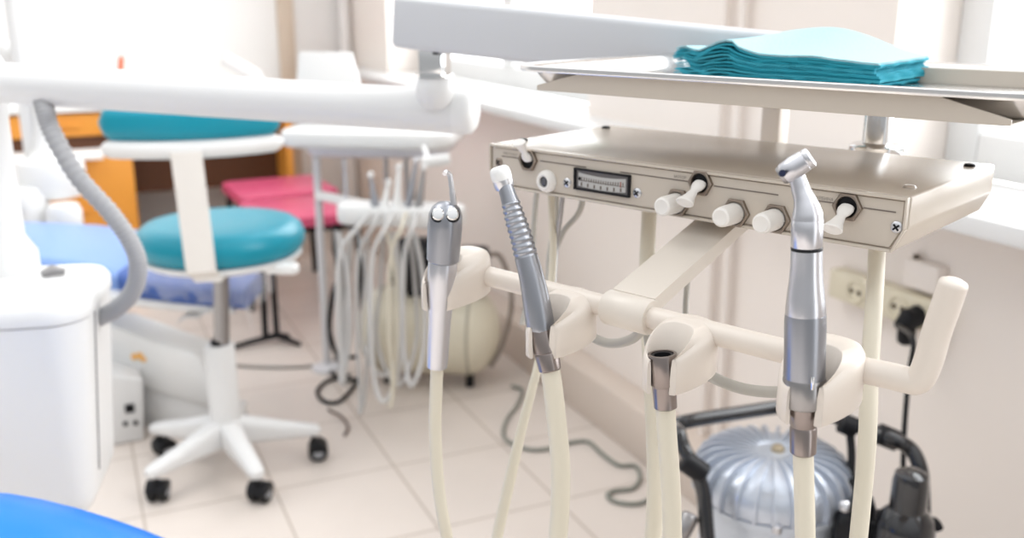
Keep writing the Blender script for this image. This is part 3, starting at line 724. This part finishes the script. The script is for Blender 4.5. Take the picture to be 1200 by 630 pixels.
# upholstery : slab from left to the foot end
def slab(name,px,m,depth,th,parent):
    rings=[]
    for x,y,D in px:
        p=P(x,y,D); ring=[]
        for u,w in rrect(depth,th,th*.42,5): ring.append(p+Fh*(u+depth/2)+UP*(w-th/2))
        rings.append(ring)
    bm=nb(); loft(bm,rings); return obj(name,bm,m,parent,ang=60)
slab('seat_cushion',[(-60,298,2.55),(-20,299,2.55),(40,302,2.55),(90,308,2.55),(128,318,2.55),(140,323,2.55)],blue2,.42,.07,ch2)
slab('leg_cushion',[(136,320,2.5),(160,328,2.5),(200,334,2.5),(240,338,2.5),(280,341,2.5),(284,342,2.5)],mat('deep blue vinyl',(.04,.10,.34),.4),.20,.055,ch2)
slab('leg_frame',[(100,341,2.52),(160,350,2.52),(220,356,2.52),(272,359,2.52)],white,.18,.025,ch2)
film=bpy.data.materials.new('clear plastic film'); film.use_nodes=True
nt=film.node_tree; b_=nt.nodes['Principled BSDF']; b_.inputs['Base Color'].default_value=(.95,.96,.98,1); b_.inputs['Roughness'].default_value=.15; b_.inputs['Alpha'].default_value=.2
bm=nb(); rs=random.Random(5); nu,nv=26,12; g=[]
for i in range(nu+1):
    row=[]
    for j in range(nv+1):
        u=i/nu; v=j/nv
        base=P(165+128*u,322+21*u,2.5)
        if v<.25: p=base+Fh*(-.012)+UP*(-.06+.06*(v/.25)+.012)
        else: p=base+Fh*(.22*(v-.25)/.75)+UP*.012
        p+=UP*(.008*math.sin(u*23+v*9)+.006*rs.random())+Fh*(.012*math.sin(u*17+v*5)*(v<.3))+R*.008*rs.random()
        if u>.97: p-=UP*.07
        row.append(p)
    g.append(row)
loft(bm,g,closed=False); bmesh.ops.solidify(bm,geom=bm.faces[:],thickness=.0008)
pl=single('plastic_cover',bm,film,'crumpled clear plastic sheet over the foot end of the light blue chair','plastic cover',P(220,340,2.5),ang=180)
bm=nb(); g=[]
for i in range(11):
    row=[]
    for j in range(7):
        u,v=i/10,j/6; p=P(206+52*u,362+8*(1-u)-14*u+ (1-v)*6,2.5)+Fh*(.16*v)+UP*(.006*math.sin(u*9+v*7)-.01); row.append(p)
    g.append(row)
loft(bm,g,closed=False); bmesh.ops.solidify(bm,geom=bm.faces[:],thickness=.002)
obj('foot_plate',bm,whitep,ch2)
# ================================================================== CUSPIDOR (far left)
c=P(58,230,3.15); cu0=V((c.x,c.y,0))
cus=thing('cuspidor_unit','white rounded cuspidor column with tall lamp pole at far left','cuspidor',cu0)
zz=c.z
bm=nb(); lathe(bm,[(.02,0),(.15,.0),(.15,.03),(.09,.06),(.085,zz-.16)],M.Translation(cu0),32); obj('pedestal',bm,white,cus)
bm=nb(); pc=P(60,205,3.15); lathe(bm,[(.06,-.075),(.095,-.065),(.105,-.03),(.105,.03),(.098,.05),(.06,.062),(.04,.09),(.034,.14),(.03,.20),(.028,.30)],M.Translation(pc),36); obj('body',bm,whitep,cus)
bm=nb(); pc=P(32,248,3.1); lathe(bm,[(.03,-.085),(.06,-.08),(.07,-.05),(.07,.05),(.06,.08),(.02,.085)],M.Translation(pc),30); obj('bowl_support',bm,whitep,cus)
bm=nb(); pc=P(76,258,3.08); lathe(bm,[(.02,-.055),(.045,-.05),(.053,-.025),(.055,.03),(.045,.052),(.02,.056)],M.Translation(pc),30); obj('filter_cup',bm,whitep,cus)
bm=nb(); pc=P(20,250,3.02); lathe(bm,[(.014,0),(.014,.012),(0,.014)],axm(pc,CAM-pc),14); obj('tap_knob',bm,black,cus)
p1=P(40,180,3.15); bm=nb(); tube(bm,[V((p1.x,p1.y,zz+.0)),V((p1.x,p1.y,1.9))],.030,22); obj('lamp_pole',bm,white,cus)
bm=nb(); pp=P(8,62,3.15); lathe(bm,[(.0,-.05),(.05,-.04),(.06,0),(.05,.03),(0,.04)],M.Translation(pp),24); bar(bm,pp+UP*-.0,V((p1.x,p1.y,pp.z)),.03,.03,.006); obj('lamp_joint',bm,whitep,cus)
# ================================================================== DESK
dy=4.38
dk=thing('desk','orange laminate office desk with drawers against the back wall','desk',(.12,4.6,0))
def dpx(px,py,y=dy):
    r=ray(px,py); return CAM+r*(y/r.y)
xl=dpx(58,180).x; xr=dpx(160,220).x; xe=dpx(345,200).x; 
z_top=.75
bm=nb(); bx2(bm,(xl-.5,dy-.03,z_top-.03),(xe+.02,BYW-.02,z_top),.004); obj('desktop',bm,paper,dk)
bm=nb(); bx2(bm,(xl-.45,dy+.01,.03),(xr,BYW-.05,z_top-.03),.004); ped=obj('pedestal',bm,brown,dk)
zr=[dpx(120,y).z for y in (132,158,183)]
for za,zb_ in ((zr[1],zr[0]),(.08,zr[2])):
    bm=nb(); bx2(bm,(xl-.40,dy-.012,za),(xr-.005,dy+.012,zb_),.004); dw=obj('drawer',bm,orange,dk)
    bm=nb(); bx2(bm,(xl+.03,dy-.03,(za+zb_)/2-.006),(xl+.13,dy-.012,(za+zb_)/2+.006),.003); obj('handle',bm,orange,dw)
bm=nb(); bx2(bm,(xl-.2,dy-.16,zr[2]+.01),(xr-.12,dy+.02,zr[2]+.035),.003); obj('pullout_shelf',bm,paper,dk)
bm=nb(); bx2(bm,(xr,4.62,.32),(xe-.03,4.645,z_top-.03)); obj('modesty_panel',bm,brown,dk)
bm=nb(); bx2(bm,(xe-.03,dy,0),(xe,BYW-.05,z_top-.03),.003); obj('side_panel',bm,orange,dk)
# things on the desk
p=dpx(134,78,4.55)
jar=thing('pen_pot','small dark pen pot on the desk','pen pot',(p.x,p.y,z_top))
bm=nb(); lathe(bm,[(.03,0),(.032,.004),(.036,.10),(.033,.10),(.028,.01),(0,.01)],M.Translation(V((p.x,p.y,z_top))),20); obj('pot',bm,plum,jar)
bm=nb(); tube(bm,[(p.x+.005,p.y,z_top+.012),(p.x+.03,p.y,z_top+.165),(p.x+.033,p.y,z_top+.185)],[.010,.012,.004],10); single('marker_pen',bm,redm,'orange red marker pen standing in the dark pot','pen',(p.x+.005,p.y,z_top+.012))
p=dpx(66,70,4.6); bm=nb(); rbody(bm,.12,.08,[(0,.004),(.004,0),(.05,0),(.06,.01),(.07,.035)],M.Translation((p.x,p.y,z_top)),.02); single('tape_dispenser',bm,mat('grey beige',(.45,.42,.38),.5),'small grey desk gadget left of the pen pot','desk gadget',(p.x,p.y,z_top))
p=dpx(90,76,4.55); bm=nb(); rbody(bm,.09,.06,[(0,.002),(.07,0),(.075,.003)],M.Translation((p.x,p.y,z_top)),.01); single('small_box',bm,mat('blush card',(.75,.62,.55),.6),'small pale box between gadget and pen pot on the desk','box',(p.x,p.y,z_top))
p=dpx(190,76,4.55); bm=nb(); rbody(bm,.12,.09,[(0,.002),(.06,0),(.065,.003)],M.Translation((p.x,p.y,z_top)),.01); single('white_box',bm,paper,'low white box on the desk right of the pen pot','box',(p.x,p.y,z_top))
la_=thing('desk_lamp','white desk lamp with tilted tubular head on the desk end','lamp',(dpx(300,90,4.5).x,4.5,z_top))
q0=dpx(264,70,4.5); q1=dpx(306,92,4.5); 
bm=nb(); tube(bm,cr([q0-(q1-q0)*.05,q0,q0.lerp(q1,.5),q1],4),[.02,.028]+[.032]*10+[.02],18); obj('lamp_head',bm,whitep,la_)
bm=nb(); tube(bm,[q1,V((q1.x+.03,4.5,z_top+.05)),V((q1.x+.02,4.5,z_top))],.012,12); lathe(bm,[(.07,0),(.07,.01),(.02,.02)],M.Translation((q1.x+.02,4.5,z_top)),24); obj('lamp_stand',bm,whitep,la_)
# ================================================================== PINK CHAIRS
def pink_chair(p,rz,lab):
    t=thing('waiting_chair',lab,'chair',p,rz,'raspberry chairs in front of the desk')
    bm=nb(); rbody(bm,.40,.40,[(.395,.008),(.398,0),(.415,0),(.43,.006),(.436,.03)],None,.04); obj('seat',bm,pink,t,world=False)
    for x,y in ((-.17,-.17),(.17,-.17),(-.17,.17),(.17,.17)):
        bm=nb(); tube(bm,[(x,y,.40),(x*1.05,y*1.05,0.0)],.0125,10); obj('leg',bm,black,t,world=False)
    bm=nb(); 
    for y in (-.17,.17): box(bm,(0,y,.385),(.34,.02,.02))
    for x in (-.17,.17): box(bm,(x,0,.385),(.02,.34,.02))
    obj('seat_frame',bm,black,t,world=False)
    return t
pa=PZ(330,217,.43); pb=PZ(350,243,.43)
ch_a=pink_chair((.735,3.93,0),.05,'raspberry pink padded chair, the farther of two, nearer the desk')
ch_b=copy_tree(ch_a); ch_b.matrix_basis=M.Translation((.72,3.47,0))@M.Rotation(-.04,4,'Z'); ch_b['label']='raspberry pink padded chair, the nearer of two, behind the teal stool'
# black stand leg with spread foot near it
f0=PZ(325,402,0); sd_=thing('black_stand','thin black post with spreading floor feet behind the teal stool','stand',f0)
bm=nb(); tube(bm,[f0+UP*.02,f0+UP*.355],.011,12); obj('post',bm,black,sd_)
for px,py in ((352,406),(262,412),(338,396)):
    bm=nb(); e=PZ(px,py,0); tube(bm,[f0+UP*.03,f0.lerp(e,.5)+UP*.02,e+UP*.008],[.012,.010,.008],10); obj('foot',bm,black,sd_)
# ================================================================== BACKGROUND DELIVERY UNIT
tp=P(430,158,2.9); tz=tp.z
t0=P(388,170,2.95)
du=thing('delivery_stand','white background delivery stand with tabletop, instrument deck and thin pole','delivery stand',(t0.x,t0.y,0))
bm=nb(); mt_=M.Translation(V((tp.x,tp.y,0)))@M.Rotation(-YA-.12,4,'Z')
rbody(bm,.53,.34,[(tz-.035,.012),(tz-.03,.004),(tz-.02,0),(tz+.006,0),(tz+.012,.004)],mt_@M.Translation((0,.10,0)),.07,10); obj('tabletop',bm,whitep,du)
bm=nb(); rbody(bm,.44,.26,[(tz-.07,.02),(tz-.06,.004),(tz-.035,0)],mt_@M.Translation((.02,.11,0)),.05,8); obj('table_tray',bm,mat('milky plastic',(.72,.71,.76),.3),du)
bm=nb(); q=P(510,188,2.72); tube(bm,[P(494,190,2.72),P(527,186,2.72)],.016,14); bar(bm,P(503,190,2.73),P(496,172,2.8),.012,.012,.002); obj('handle',bm,whitep,du)
fpole=PZ(384,432,0); bm=nb(); tube(bm,[fpole,V((fpole.x,fpole.y,tz-.06))],.0125,14); 
lathe(bm,[(.05,0),(.05,.01),(.02,.02)],M.Translation(fpole),24)
obj('pole',bm,mat('grey pole',(.66,.66,.68),.35,.1),du)
dkp=P(470,250,2.72); dz=dkp.z
bm=nb(); md=M.Translation(V((dkp.x,dkp.y,0)))@M.Rotation(-YA-.15,4,'Z')
rbody(bm,.37,.11,[(dz-.03,.014),(dz-.025,.004),(dz-.015,0),(dz+.018,0),(dz+.025,.005)],md,.05,10); dko=obj('instrument_deck',bm,whitep,du)
bm=nb(); bar(bm,V((fpole.x,fpole.y,dz)),V((dkp.x,dkp.y+.01,dz)),.03,.025,.004); bar(bm,V((fpole.x,fpole.y,dz-.02)),V((fpole.x,fpole.y,dz+.02)),.036,.036,.004); obj('deck_arm',bm,whitep,du)
# upright frame of the stand
for px in (404,452,476):
    a=P(px,185,2.85); bm=nb(); tube(bm,[V((a.x,a.y,tz-.06)),V((a.x,a.y,dz-.0))],.007,10); obj('strut',bm,steeld if px>440 else steel,du)
ins=[(438,205,'slim bent grey handpiece, leftmost in the background deck',gunm,-8),(452,214,'short white handpiece second from left in the background deck',whitep,6),(466,196,'white tipped handpiece third from left in the background deck',whitep,3),(482,188,'tall dark slim handpiece fourth from left in the background deck',gunm,12),(493,196,'dark handpiece fifth from left, rightmost tall one in background deck',steeld,8)]
floorz=.02
for i,(px,py,lab,m_,lean) in enumerate(ins):
    a=P(px-lean*.4,248,2.69); b_=P(px+lean*.5,py,2.69)
    h=thing('background_handpiece',lab,'dental handpiece',V((a.x,a.y,dz+.025)),0,'handpieces in the background deck')
    bm=nb(); turned(bm,(a,b_),[(0,.010),(.3,.012),(.5,.009),(.85,.006),(1,.005)],14); obj('body',bm,m_,h)
    bm=nb(); lathe(bm,[(.005,-.008),(.008,-.006),(.008,.008),(.004,.01)],axm(b_,V((.5,0,.6))),14); obj('head',bm,whitep if i!=3 else steel,h)
    # hose : down in a loop and back under the deck
    x0=[398,420,437,458,474][i]; yb=[448,484,470,476,452][i]; xe_=[410,432,470,466,498][i]
    d0=2.66-.02*i
    pts=[a+UP*.01,P(x0+ (px-x0)*.5,268,d0),P(x0,300,d0),P(x0-2,380,d0),P(x0+2,yb-25,d0),P((x0+xe_)/2-4,yb,d0-.02),P(xe_-4,yb-28,d0+.03),P(xe_,380,d0+.06),P(xe_-3,320,d0+.08),P(xe_-12,272,d0+.10)]
    pts=[V((p.x,p.y,max(p.z,.014))) for p in pts]
    wt('hose',pts,[.0072,.0052,.0064,.0050,.0068][i],[clearg,tubew,clearg,hosem,tubew][i],h,10,8)
for i,(x0,xe_,yb) in enumerate(((408,400,450),(428,470,440),(446,486,452))):
    d0=2.76+.02*i
    pts=[P(x0+4,268,d0),P(x0,330,d0),P(x0-4,400,d0),P((x0+xe_)/2,yb,d0-.06),P(xe_+2,400,d0+.02),P(xe_,330,d0+.03),P(xe_-6,270,d0+.03)]
    pts=[V((p.x,p.y,max(p.z,.014))) for p in pts]
    wt('drain_hose',pts,[.0066,.0050,.006][i],[tubew,clearg,tubew][i],du,10,8)
# white panel standing on the table
vp=P(376,120,3.02); bm=nb(); 
mvp=M.Translation(V((vp.x,vp.y,tz+.012)))@M.Rotation(-YA-.1,4,'Z')
t_=nb(); prism(t_,[(-.10,0),(.155,0),(.085,.225),(-.085,.225)],.02,M.Translation((0,.03,0))@M.Rotation(PI/2-.25,4,'X'),.006,3); merge(bm,t_,mvp)
single('viewing_panel',bm,whitep,'blank white leaning panel standing on the background delivery stand','panel',(vp.x,vp.y,tz+.012))
# ================================================================== TANK COMPRESSOR (background)
tc=P(503,392,3.02); tdir=(R*1.0+Fh*-.12).normalized()
cpz=thing('air_compressor','cream horizontal tank compressor with black motor behind the hanging hoses','compressor',(tc.x,tc.y,0))
TR=.135; L2=.225; tc.z=max(tc.z,.163)
pr_=[(0,-L2)]+[(TR*math.sin(PI/2*k/8),-L2+.09*(1-math.cos(PI/2*k/8))) for k in range(1,9)]
pr_=pr_+[(TR+.001,-.135),(TR+.001,.135)]+[(r,-z) for r,z in pr_[::-1]]
bm=nb(); lathe(bm,pr_,axm(tc,tdir),44); tk=obj('tank',bm,tank,cpz)
bm=nb()
for s in (-1,1):
    lathe(bm,[(TR+.0005,-.004),(TR+.004,-.002),(TR+.004,.002),(TR+.0005,.004)],axm(tc+tdir*s*.14,tdir),44)
obj('weld_seam',bm,mat('tan seam',(.45,.42,.34),.4),tk)
for s in (-1,1):
    for e in(-1,1):
        bm=nb(); p=tc+tdir*s*.13+Fh*e*.05; box(bm,(0,0,(tc.z-.11)/2),(.025,.025,tc.z-.11),M.Translation(V((p.x,p.y,0)))@M.Rotation(-YA,4,'Z'),.004); obj('foot',bm,black,cpz)
mp_=tc+UP*(TR+.078)+tdir*.02
bm=nb(); lathe(bm,[(.03,-.13),(.075,-.12),(.085,-.09),(.085,.05),(.06,.07)],axm(mp_,tdir),28); box(bm,(.0,0,-.078),(.16,.10,.03),M.Translation(mp_)@M.Rotation(-YA,4,'Z'),.005); obj('motor',bm,black,cpz)
bm=nb(); box(bm,(0,0,0),(.10,.10,.13),M.Translation(mp_+tdir*.12+UP*-.01)@M.Rotation(-YA,4,'Z'),.012)
for k in range(5): box(bm,(0,0,-.04+k*.02),(.105,.105,.006),M.Translation(mp_+tdir*.12)@M.Rotation(-YA,4,'Z'),.002)
obj('pump_head',bm,black,cpz)
bm=nb(); lathe(bm,[(.016,-.01),(.016,.008),(.0,.01)],axm(P(494,300,2.9),CAM-tc),16); obj('pressure_dial',bm,whitep,cpz)
wt('air_line',[mp_+tdir*.14+UP*.02,P(586,300,3.0),P(600,350,3.0),P(590,400,2.98),P(575,430,2.95)],.007,mat('brown line',(.20,.16,.13),.5),cpz)
# ================================================================== FOREGROUND COMPRESSOR (lower right)
rc=P(905,549,1.42)
kc=(1.42)/F
c2=thing('silver_compressor','silver ribbed compressor with black tubular handle under the instrument rail','compressor',(rc.x,rc.y,0))
DR=88*kc
MC=M.Translation(rc)@M.Rotation(-YA,4,'Z')
dome=[(DR*.97,-.034),(DR,-.03),(DR*1.0,-.018),(DR*.985,-.006),(DR*.93,.007),(DR*.82,.018),(DR*.65,.025),(DR*.4,.029),(DR*.2,.030),(0,.030)]
bm=nb(); lathe(bm,dome,MC,64)
nf=27
for i in range(nf):
    a=2*PI*(i+.3)/nf; t_=nb()
    out=[(DR*.22,.0306),(DR*.40,.0335),(DR*.62,.0340),(DR*.80,.0305),(DR*.95,.0200),(DR*1.04,.002),(DR*1.065,-.014),(DR*1.05,-.031)]
    inn=[(r-.016,z-.012) for r,z in out][::-1]
    prism(t_,out+inn,.0050,M.Rotation(PI/2,4,'X'),0); t_.transform(M.Translation((0,.0025,0)))
    merge(bm,t_,MC@M.Rotation(a,4,'Z'))
hdm=obj('cylinder_head',bm,silver,c2,ang=35)
bm=nb(); lathe(bm,[(.010,.029),(.010,.034),(.007,.038),(0,.039)],MC@M.Translation((.006,.0,0)),14); obj('head_bolt',bm,mat('brass',(.5,.42,.3),.35,.8),hdm)
for a in (-1.75,-.6,.5):
    bm=nb(); lathe(bm,[(.007,-.006),(.007,.004),(.004,.006),(0,.007)],MC@M.Rotation(a,4,'Z')@M.Translation((DR*1.0,0,-.034)),10); obj('rim_bolt',bm,steel,hdm)
bm=nb(); lathe(bm,[(DR*.9,-.32),(DR*.92,-.31),(DR*.92,-.044),(DR*1.0,-.043),(DR*1.0,-.034),(DR*.9,-.033)],MC,48); obj('cylinder',bm,silverc,c2)
bm=nb(); lathe(bm,[(.02,.0-rc.z+.001),(DR*1.15,.0-rc.z+.001),(DR*1.15,.05-rc.z),(DR*.95,.08-rc.z),(DR*.92,-.31)],MC,40); obj('base',bm,black,c2)
hz=.555
A_=PZ(792,497,hz); B_=PZ(942,474,hz); C_=PZ(1050,516,hz); 
hpth=[P(838,700,1.33),P(829,630,1.33),P(824,575,1.33),P(812,545,1.33),P(801,525,1.34),P(795,507,1.35),A_+UP*-.004,A_.lerp(B_,.08)+UP*.002,A_.lerp(B_,.5)+UP*.003,A_.lerp(B_,.92)+UP*.002,B_.lerp(C_,.06),B_.lerp(C_,.5),B_.lerp(C_,.92),P(1066,525,1.36),P(1078,548,1.35),P(1081,580,1.35),P(1082,640,1.35),P(1082,700,1.35)]
bm=nb(); tube(bm,cr(hpth,7),.0108,18); hnd=obj('carry_handle',bm,blackg,c2)
for px,py,qx,qy,d in ((800,538,826,556,1.33),(1028,507,1052,517,1.375),(985,494,1003,502,1.40)):
    bm=nb(); turned(bm,(P(px,py,d),P(qx,qy,d)),[(0,.0125),(.06,.0155),(.94,.0155),(1,.0125)],18); obj('clamp_sleeve',bm,black,hnd)
bs=P(1063,600,1.27); kk=1.27/F
bm=nb(); lathe(bm,[(0.025,-.16),(.038,-.16),(.038,-.02),(.034,-.005),(.0235,.006),(.0228,.045),(.0205,.056),(.013,.0605),(0,.062)],M.Translation(bs),28); obj('capacitor_cover',bm,blackg,c2)
bm=nb(); box(bm,(0,0,-.055),(.075,.05,.10),M.Translation(P(1012,598,1.33))@M.Rotation(-YA-.2,4,'Z'),.008,3); box(bm,(.0,-.02,.005),(.03,.03,.03),M.Translation(P(1008,590,1.33))@M.Rotation(-YA-.2,4,'Z'),.006); obj('switch_box',bm,black,c2)
bm=nb(); tube(bm,cr([P(1002,590,1.36),P(998,560,1.38),P(998,530,1.39),P(996,505,1.4)],5),.006,10); obj('link_pipe',bm,black,c2)
bm=nb(); tube(bm,cr([P(1100,620,1.27),P(1095,612,1.27),P(1082,608,1.27)],4),.007,10); obj('link_pipe',bm,black,c2)
bm=nb(); turned(bm,(P(794,632,1.33),P(810,602,1.33)),[(0,.010),(.1,.013),(.9,.013),(1,.01)],14); obj('side_valve',bm,steeld,c2)
bm=nb(); lathe(bm,[(.008,-.008),(.008,.006),(.004,.01)],axm(P(990,593,1.30),CAM-rc),12); obj('outlet_valve',bm,steel,c2)
# ================================================================== SOCKETS
sy=PX(1042,347,WX); 
ss=thing('socket_strip','ivory strip of wall sockets under the window sill','socket',(WX,sy.y,sy.z))
SL=.26
bm=nb(); box(bm,(WX-.018,sy.y-.01,sy.z),(.036,SL,.058),None,.006); obj('housing',bm,sock,ss)
for px,py in ((1003,336),(1054,350),(1078,358)):
    p=PX(px,py,WX-.036); 
    bm=nb(); lathe(bm,[(.023,0),(.023,.003),(.02,.004),(.0185,.003),(.018,.0005),(0,.0005)],M.Translation((WX-.036,p.y,sy.z))@M.Rotation(-PI/2,4,'Y'),28); so=obj('outlet',bm,sock,ss)
    bm=nb()
    for s in(-1,1): lathe(bm,[(.005,0),(.005,.0012),(0,.0013)],M.Translation((WX-.0366,p.y+s*.0095,sy.z))@M.Rotation(-PI/2,4,'Y'),10)
    obj('outlet_hole',bm,mat('brown recess',(.10,.07,.04),.5),so)
pp=PX(1077,357,WX-.04)
pg=thing('power_plug','black power plug with cable in the rightmost wall socket','plug',(pp.x,pp.y,sy.z))
bm=nb(); turned(bm,(V((WX-.0365,pp.y,sy.z)),V((WX-.085,pp.y,sy.z-.012))),[(0,.018),(.3,.019),(.7,.016),(1,.008)],20); box(bm,(WX-.062,pp.y,sy.z-.018),(.03,.028,.066),None,.012,3); obj('body',bm,black,pg)
bm=nb(); c0=V((WX-.083,pp.y,sy.z-.012)); tube(bm,cr([c0,P(1070,398,1.5),P(1065,440,1.5),P(1060,500,1.48),P(1058,560,1.46),P(1056,640,1.45),P(1050,760,1.45)],6),.0042,10); obj('cable',bm,black,pg)
p=PX(1090,322,WX); bm=nb(); box(bm,(WX-.012,p.y,p.z),(.024,.075,.05),None,.004); swb=single('switch_box',bm,wpink,'small painted box on the wall above the sockets','switch box',(WX,p.y,p.z))
p=PX(1068,318,WX-.02); bm=nb(); tube(bm,[(WX-.012,p.y,p.z+.03),(WX-.012,p.y,p.z-.012)],.006,10); single('cable_gland',bm,mat('dark tan',(.12,.09,.06),.5),'short dark cable entry left of the painted wall box','cable entry',(WX-.012,p.y,p.z))
# ================================================================== FLOOR CABLES
def fcable(name,px,r,m,lab,n=8):
    pts=[PZ(x,y,r) for x,y in px]
    pts=[V((min(p.x,1.225),p.y,r+.001)) for p in pts]; bm=nb(); tube(bm,cr(pts,n),r,10)
    return single(name,bm,m,lab,'cable',pts[0])
fcable('floor_cable',[(600,452),(612,458),(606,475),(595,490),(590,508),(600,520),(625,527),(650,524),(672,518),(690,518),(706,532),(725,545),(745,546),(750,560),(742,572),(722,575),(712,580),(722,588),(748,590),(770,580)],.0052,cablem,'grey green cable snaking over the tiles along the kerb')
fcable('black_cable',[(418,418),(396,420),(386,432),(402,446),(418,444),(415,452),(398,470),(380,470),(372,458),(385,446),(410,440)],.006,black,'looped black cable on the floor beneath the background stand')
fcable('grey_cord',[(270,428),(310,430),(345,430),(380,428),(400,430)],.005,mat('grey cord',(.30,.28,.26),.5),'thin grey cord running across tiles behind the stool')
fcable('brown_cord',[(385,480),(400,488),(408,500),(404,510)],.004,mat('brown cord',(.16,.11,.09),.5),'short brown cord end curled on tiles before the background hoses')
p0=P(398,250,2.95)
bm=nb(); pts=[P(394,262,2.95),P(392,290,2.95),P(398,320,2.95),P(390,345,2.95),P(386,380,2.93),P(390,405,2.9),PZ(400,425,.012)]
tube(bm,cr(pts,8),.0085,10); single('hanging_cable',bm,black,'thick black cable dropping from the background deck to the floor','cable',pts[-1])
# outside: a tree beyond the far window
tr=thing('garden_tree','green tree seen faintly through the far window','tree',(5.5,8.2,-.3))
bm=nb(); tube(bm,[(5.5,8.2,-.3),(5.5,8.2,1.6)],.12,12); obj('trunk',bm,brown,tr)
bm=nb(); rs=random.Random(3)
for k in range(26):
    t_=nb(); bmesh.ops.create_icosphere(t_,subdivisions=2,radius=rs.uniform(.35,.6))
    for v in t_.verts: v.co*=rs.uniform(.85,1.15)
    merge(bm,t_,M.Translation((5.5+rs.uniform(-.9,.9),8.2+rs.uniform(-.9,.9),2.2+rs.uniform(-.5,.9))))
obj('crown',bm,foliage,tr)
# ================================================================== LIGHT
w=bpy.data.worlds.new('sky'); sc.world=w; w.use_nodes=True; nt=w.node_tree
bg=nt.nodes['Background']; tc_=nt.nodes.new('ShaderNodeTexCoord'); sp=nt.nodes.new('ShaderNodeSeparateXYZ'); nt.links.new(tc_.outputs['Generated'],sp.inputs[0])
mr=nt.nodes.new('ShaderNodeMapRange'); mr.interpolation_type='SMOOTHSTEP'; mr.inputs['From Min'].default_value=.15; mr.inputs['From Max'].default_value=.6; mr.inputs['To Min'].default_value=.46; mr.inputs['To Max'].default_value=6.5
nt.links.new(sp.outputs['X'],mr.inputs['Value']); mz=nt.nodes.new('ShaderNodeMapRange'); mz.interpolation_type='SMOOTHSTEP'; mz.inputs['From Min'].default_value=-.1; mz.inputs['From Max'].default_value=.95; mz.inputs['To Min'].default_value=0; mz.inputs['To Max'].default_value=.95
nt.links.new(sp.outputs['Z'],mz.inputs['Value']); ad=nt.nodes.new('ShaderNodeMath'); ad.operation='ADD'; nt.links.new(mr.outputs[0],ad.inputs[0]); nt.links.new(mz.outputs[0],ad.inputs[1]); nt.links.new(ad.outputs[0],bg.inputs['Strength']); bg.inputs['Color'].default_value=(.96,.98,1,1)
def area(name,p,d,sx,sy,e,col=(1,1,1)):
    l=bpy.data.lights.new(name,'AREA'); l.shape='RECTANGLE'; l.size=sx; l.size_y=sy; l.energy=e; l.color=col
    o=link(bpy.data.objects.new(name,l)); o.location=p; o.rotation_euler=V(d).to_track_quat('-Z','Y').to_euler(); return o
area('overhead_fill',(-.5,2.0,2.9),(0,0,-1),1.2,1.2,16,(1,.96,.92))  # unseen lamp added overhead as soft fill; the room has no ceiling
# ================================================================== CAMERA
cd=bpy.data.cameras.new('camera'); cam=link(bpy.data.objects.new('camera',cd)); sc.camera=cam
cd.sensor_width=36; cd.lens=36*F/1200
Rm=M((( R.x,UU.x,-FW.x),(R.y,UU.y,-FW.y),(R.z,UU.z,-FW.z)))
cam.matrix_world=M.Translation(CAM)@Rm.to_4x4()
cd.dof.use_dof=True; cd.dof.focus_distance=.63; cd.dof.aperture_fstop=6.0
cd.clip_start=.02
sc.view_settings.view_transform='Standard'; sc.view_settings.look='None'; sc.view_settings.gamma=1; sc.view_settings.use_curve_mapping=False
sc.view_settings.exposure=.1
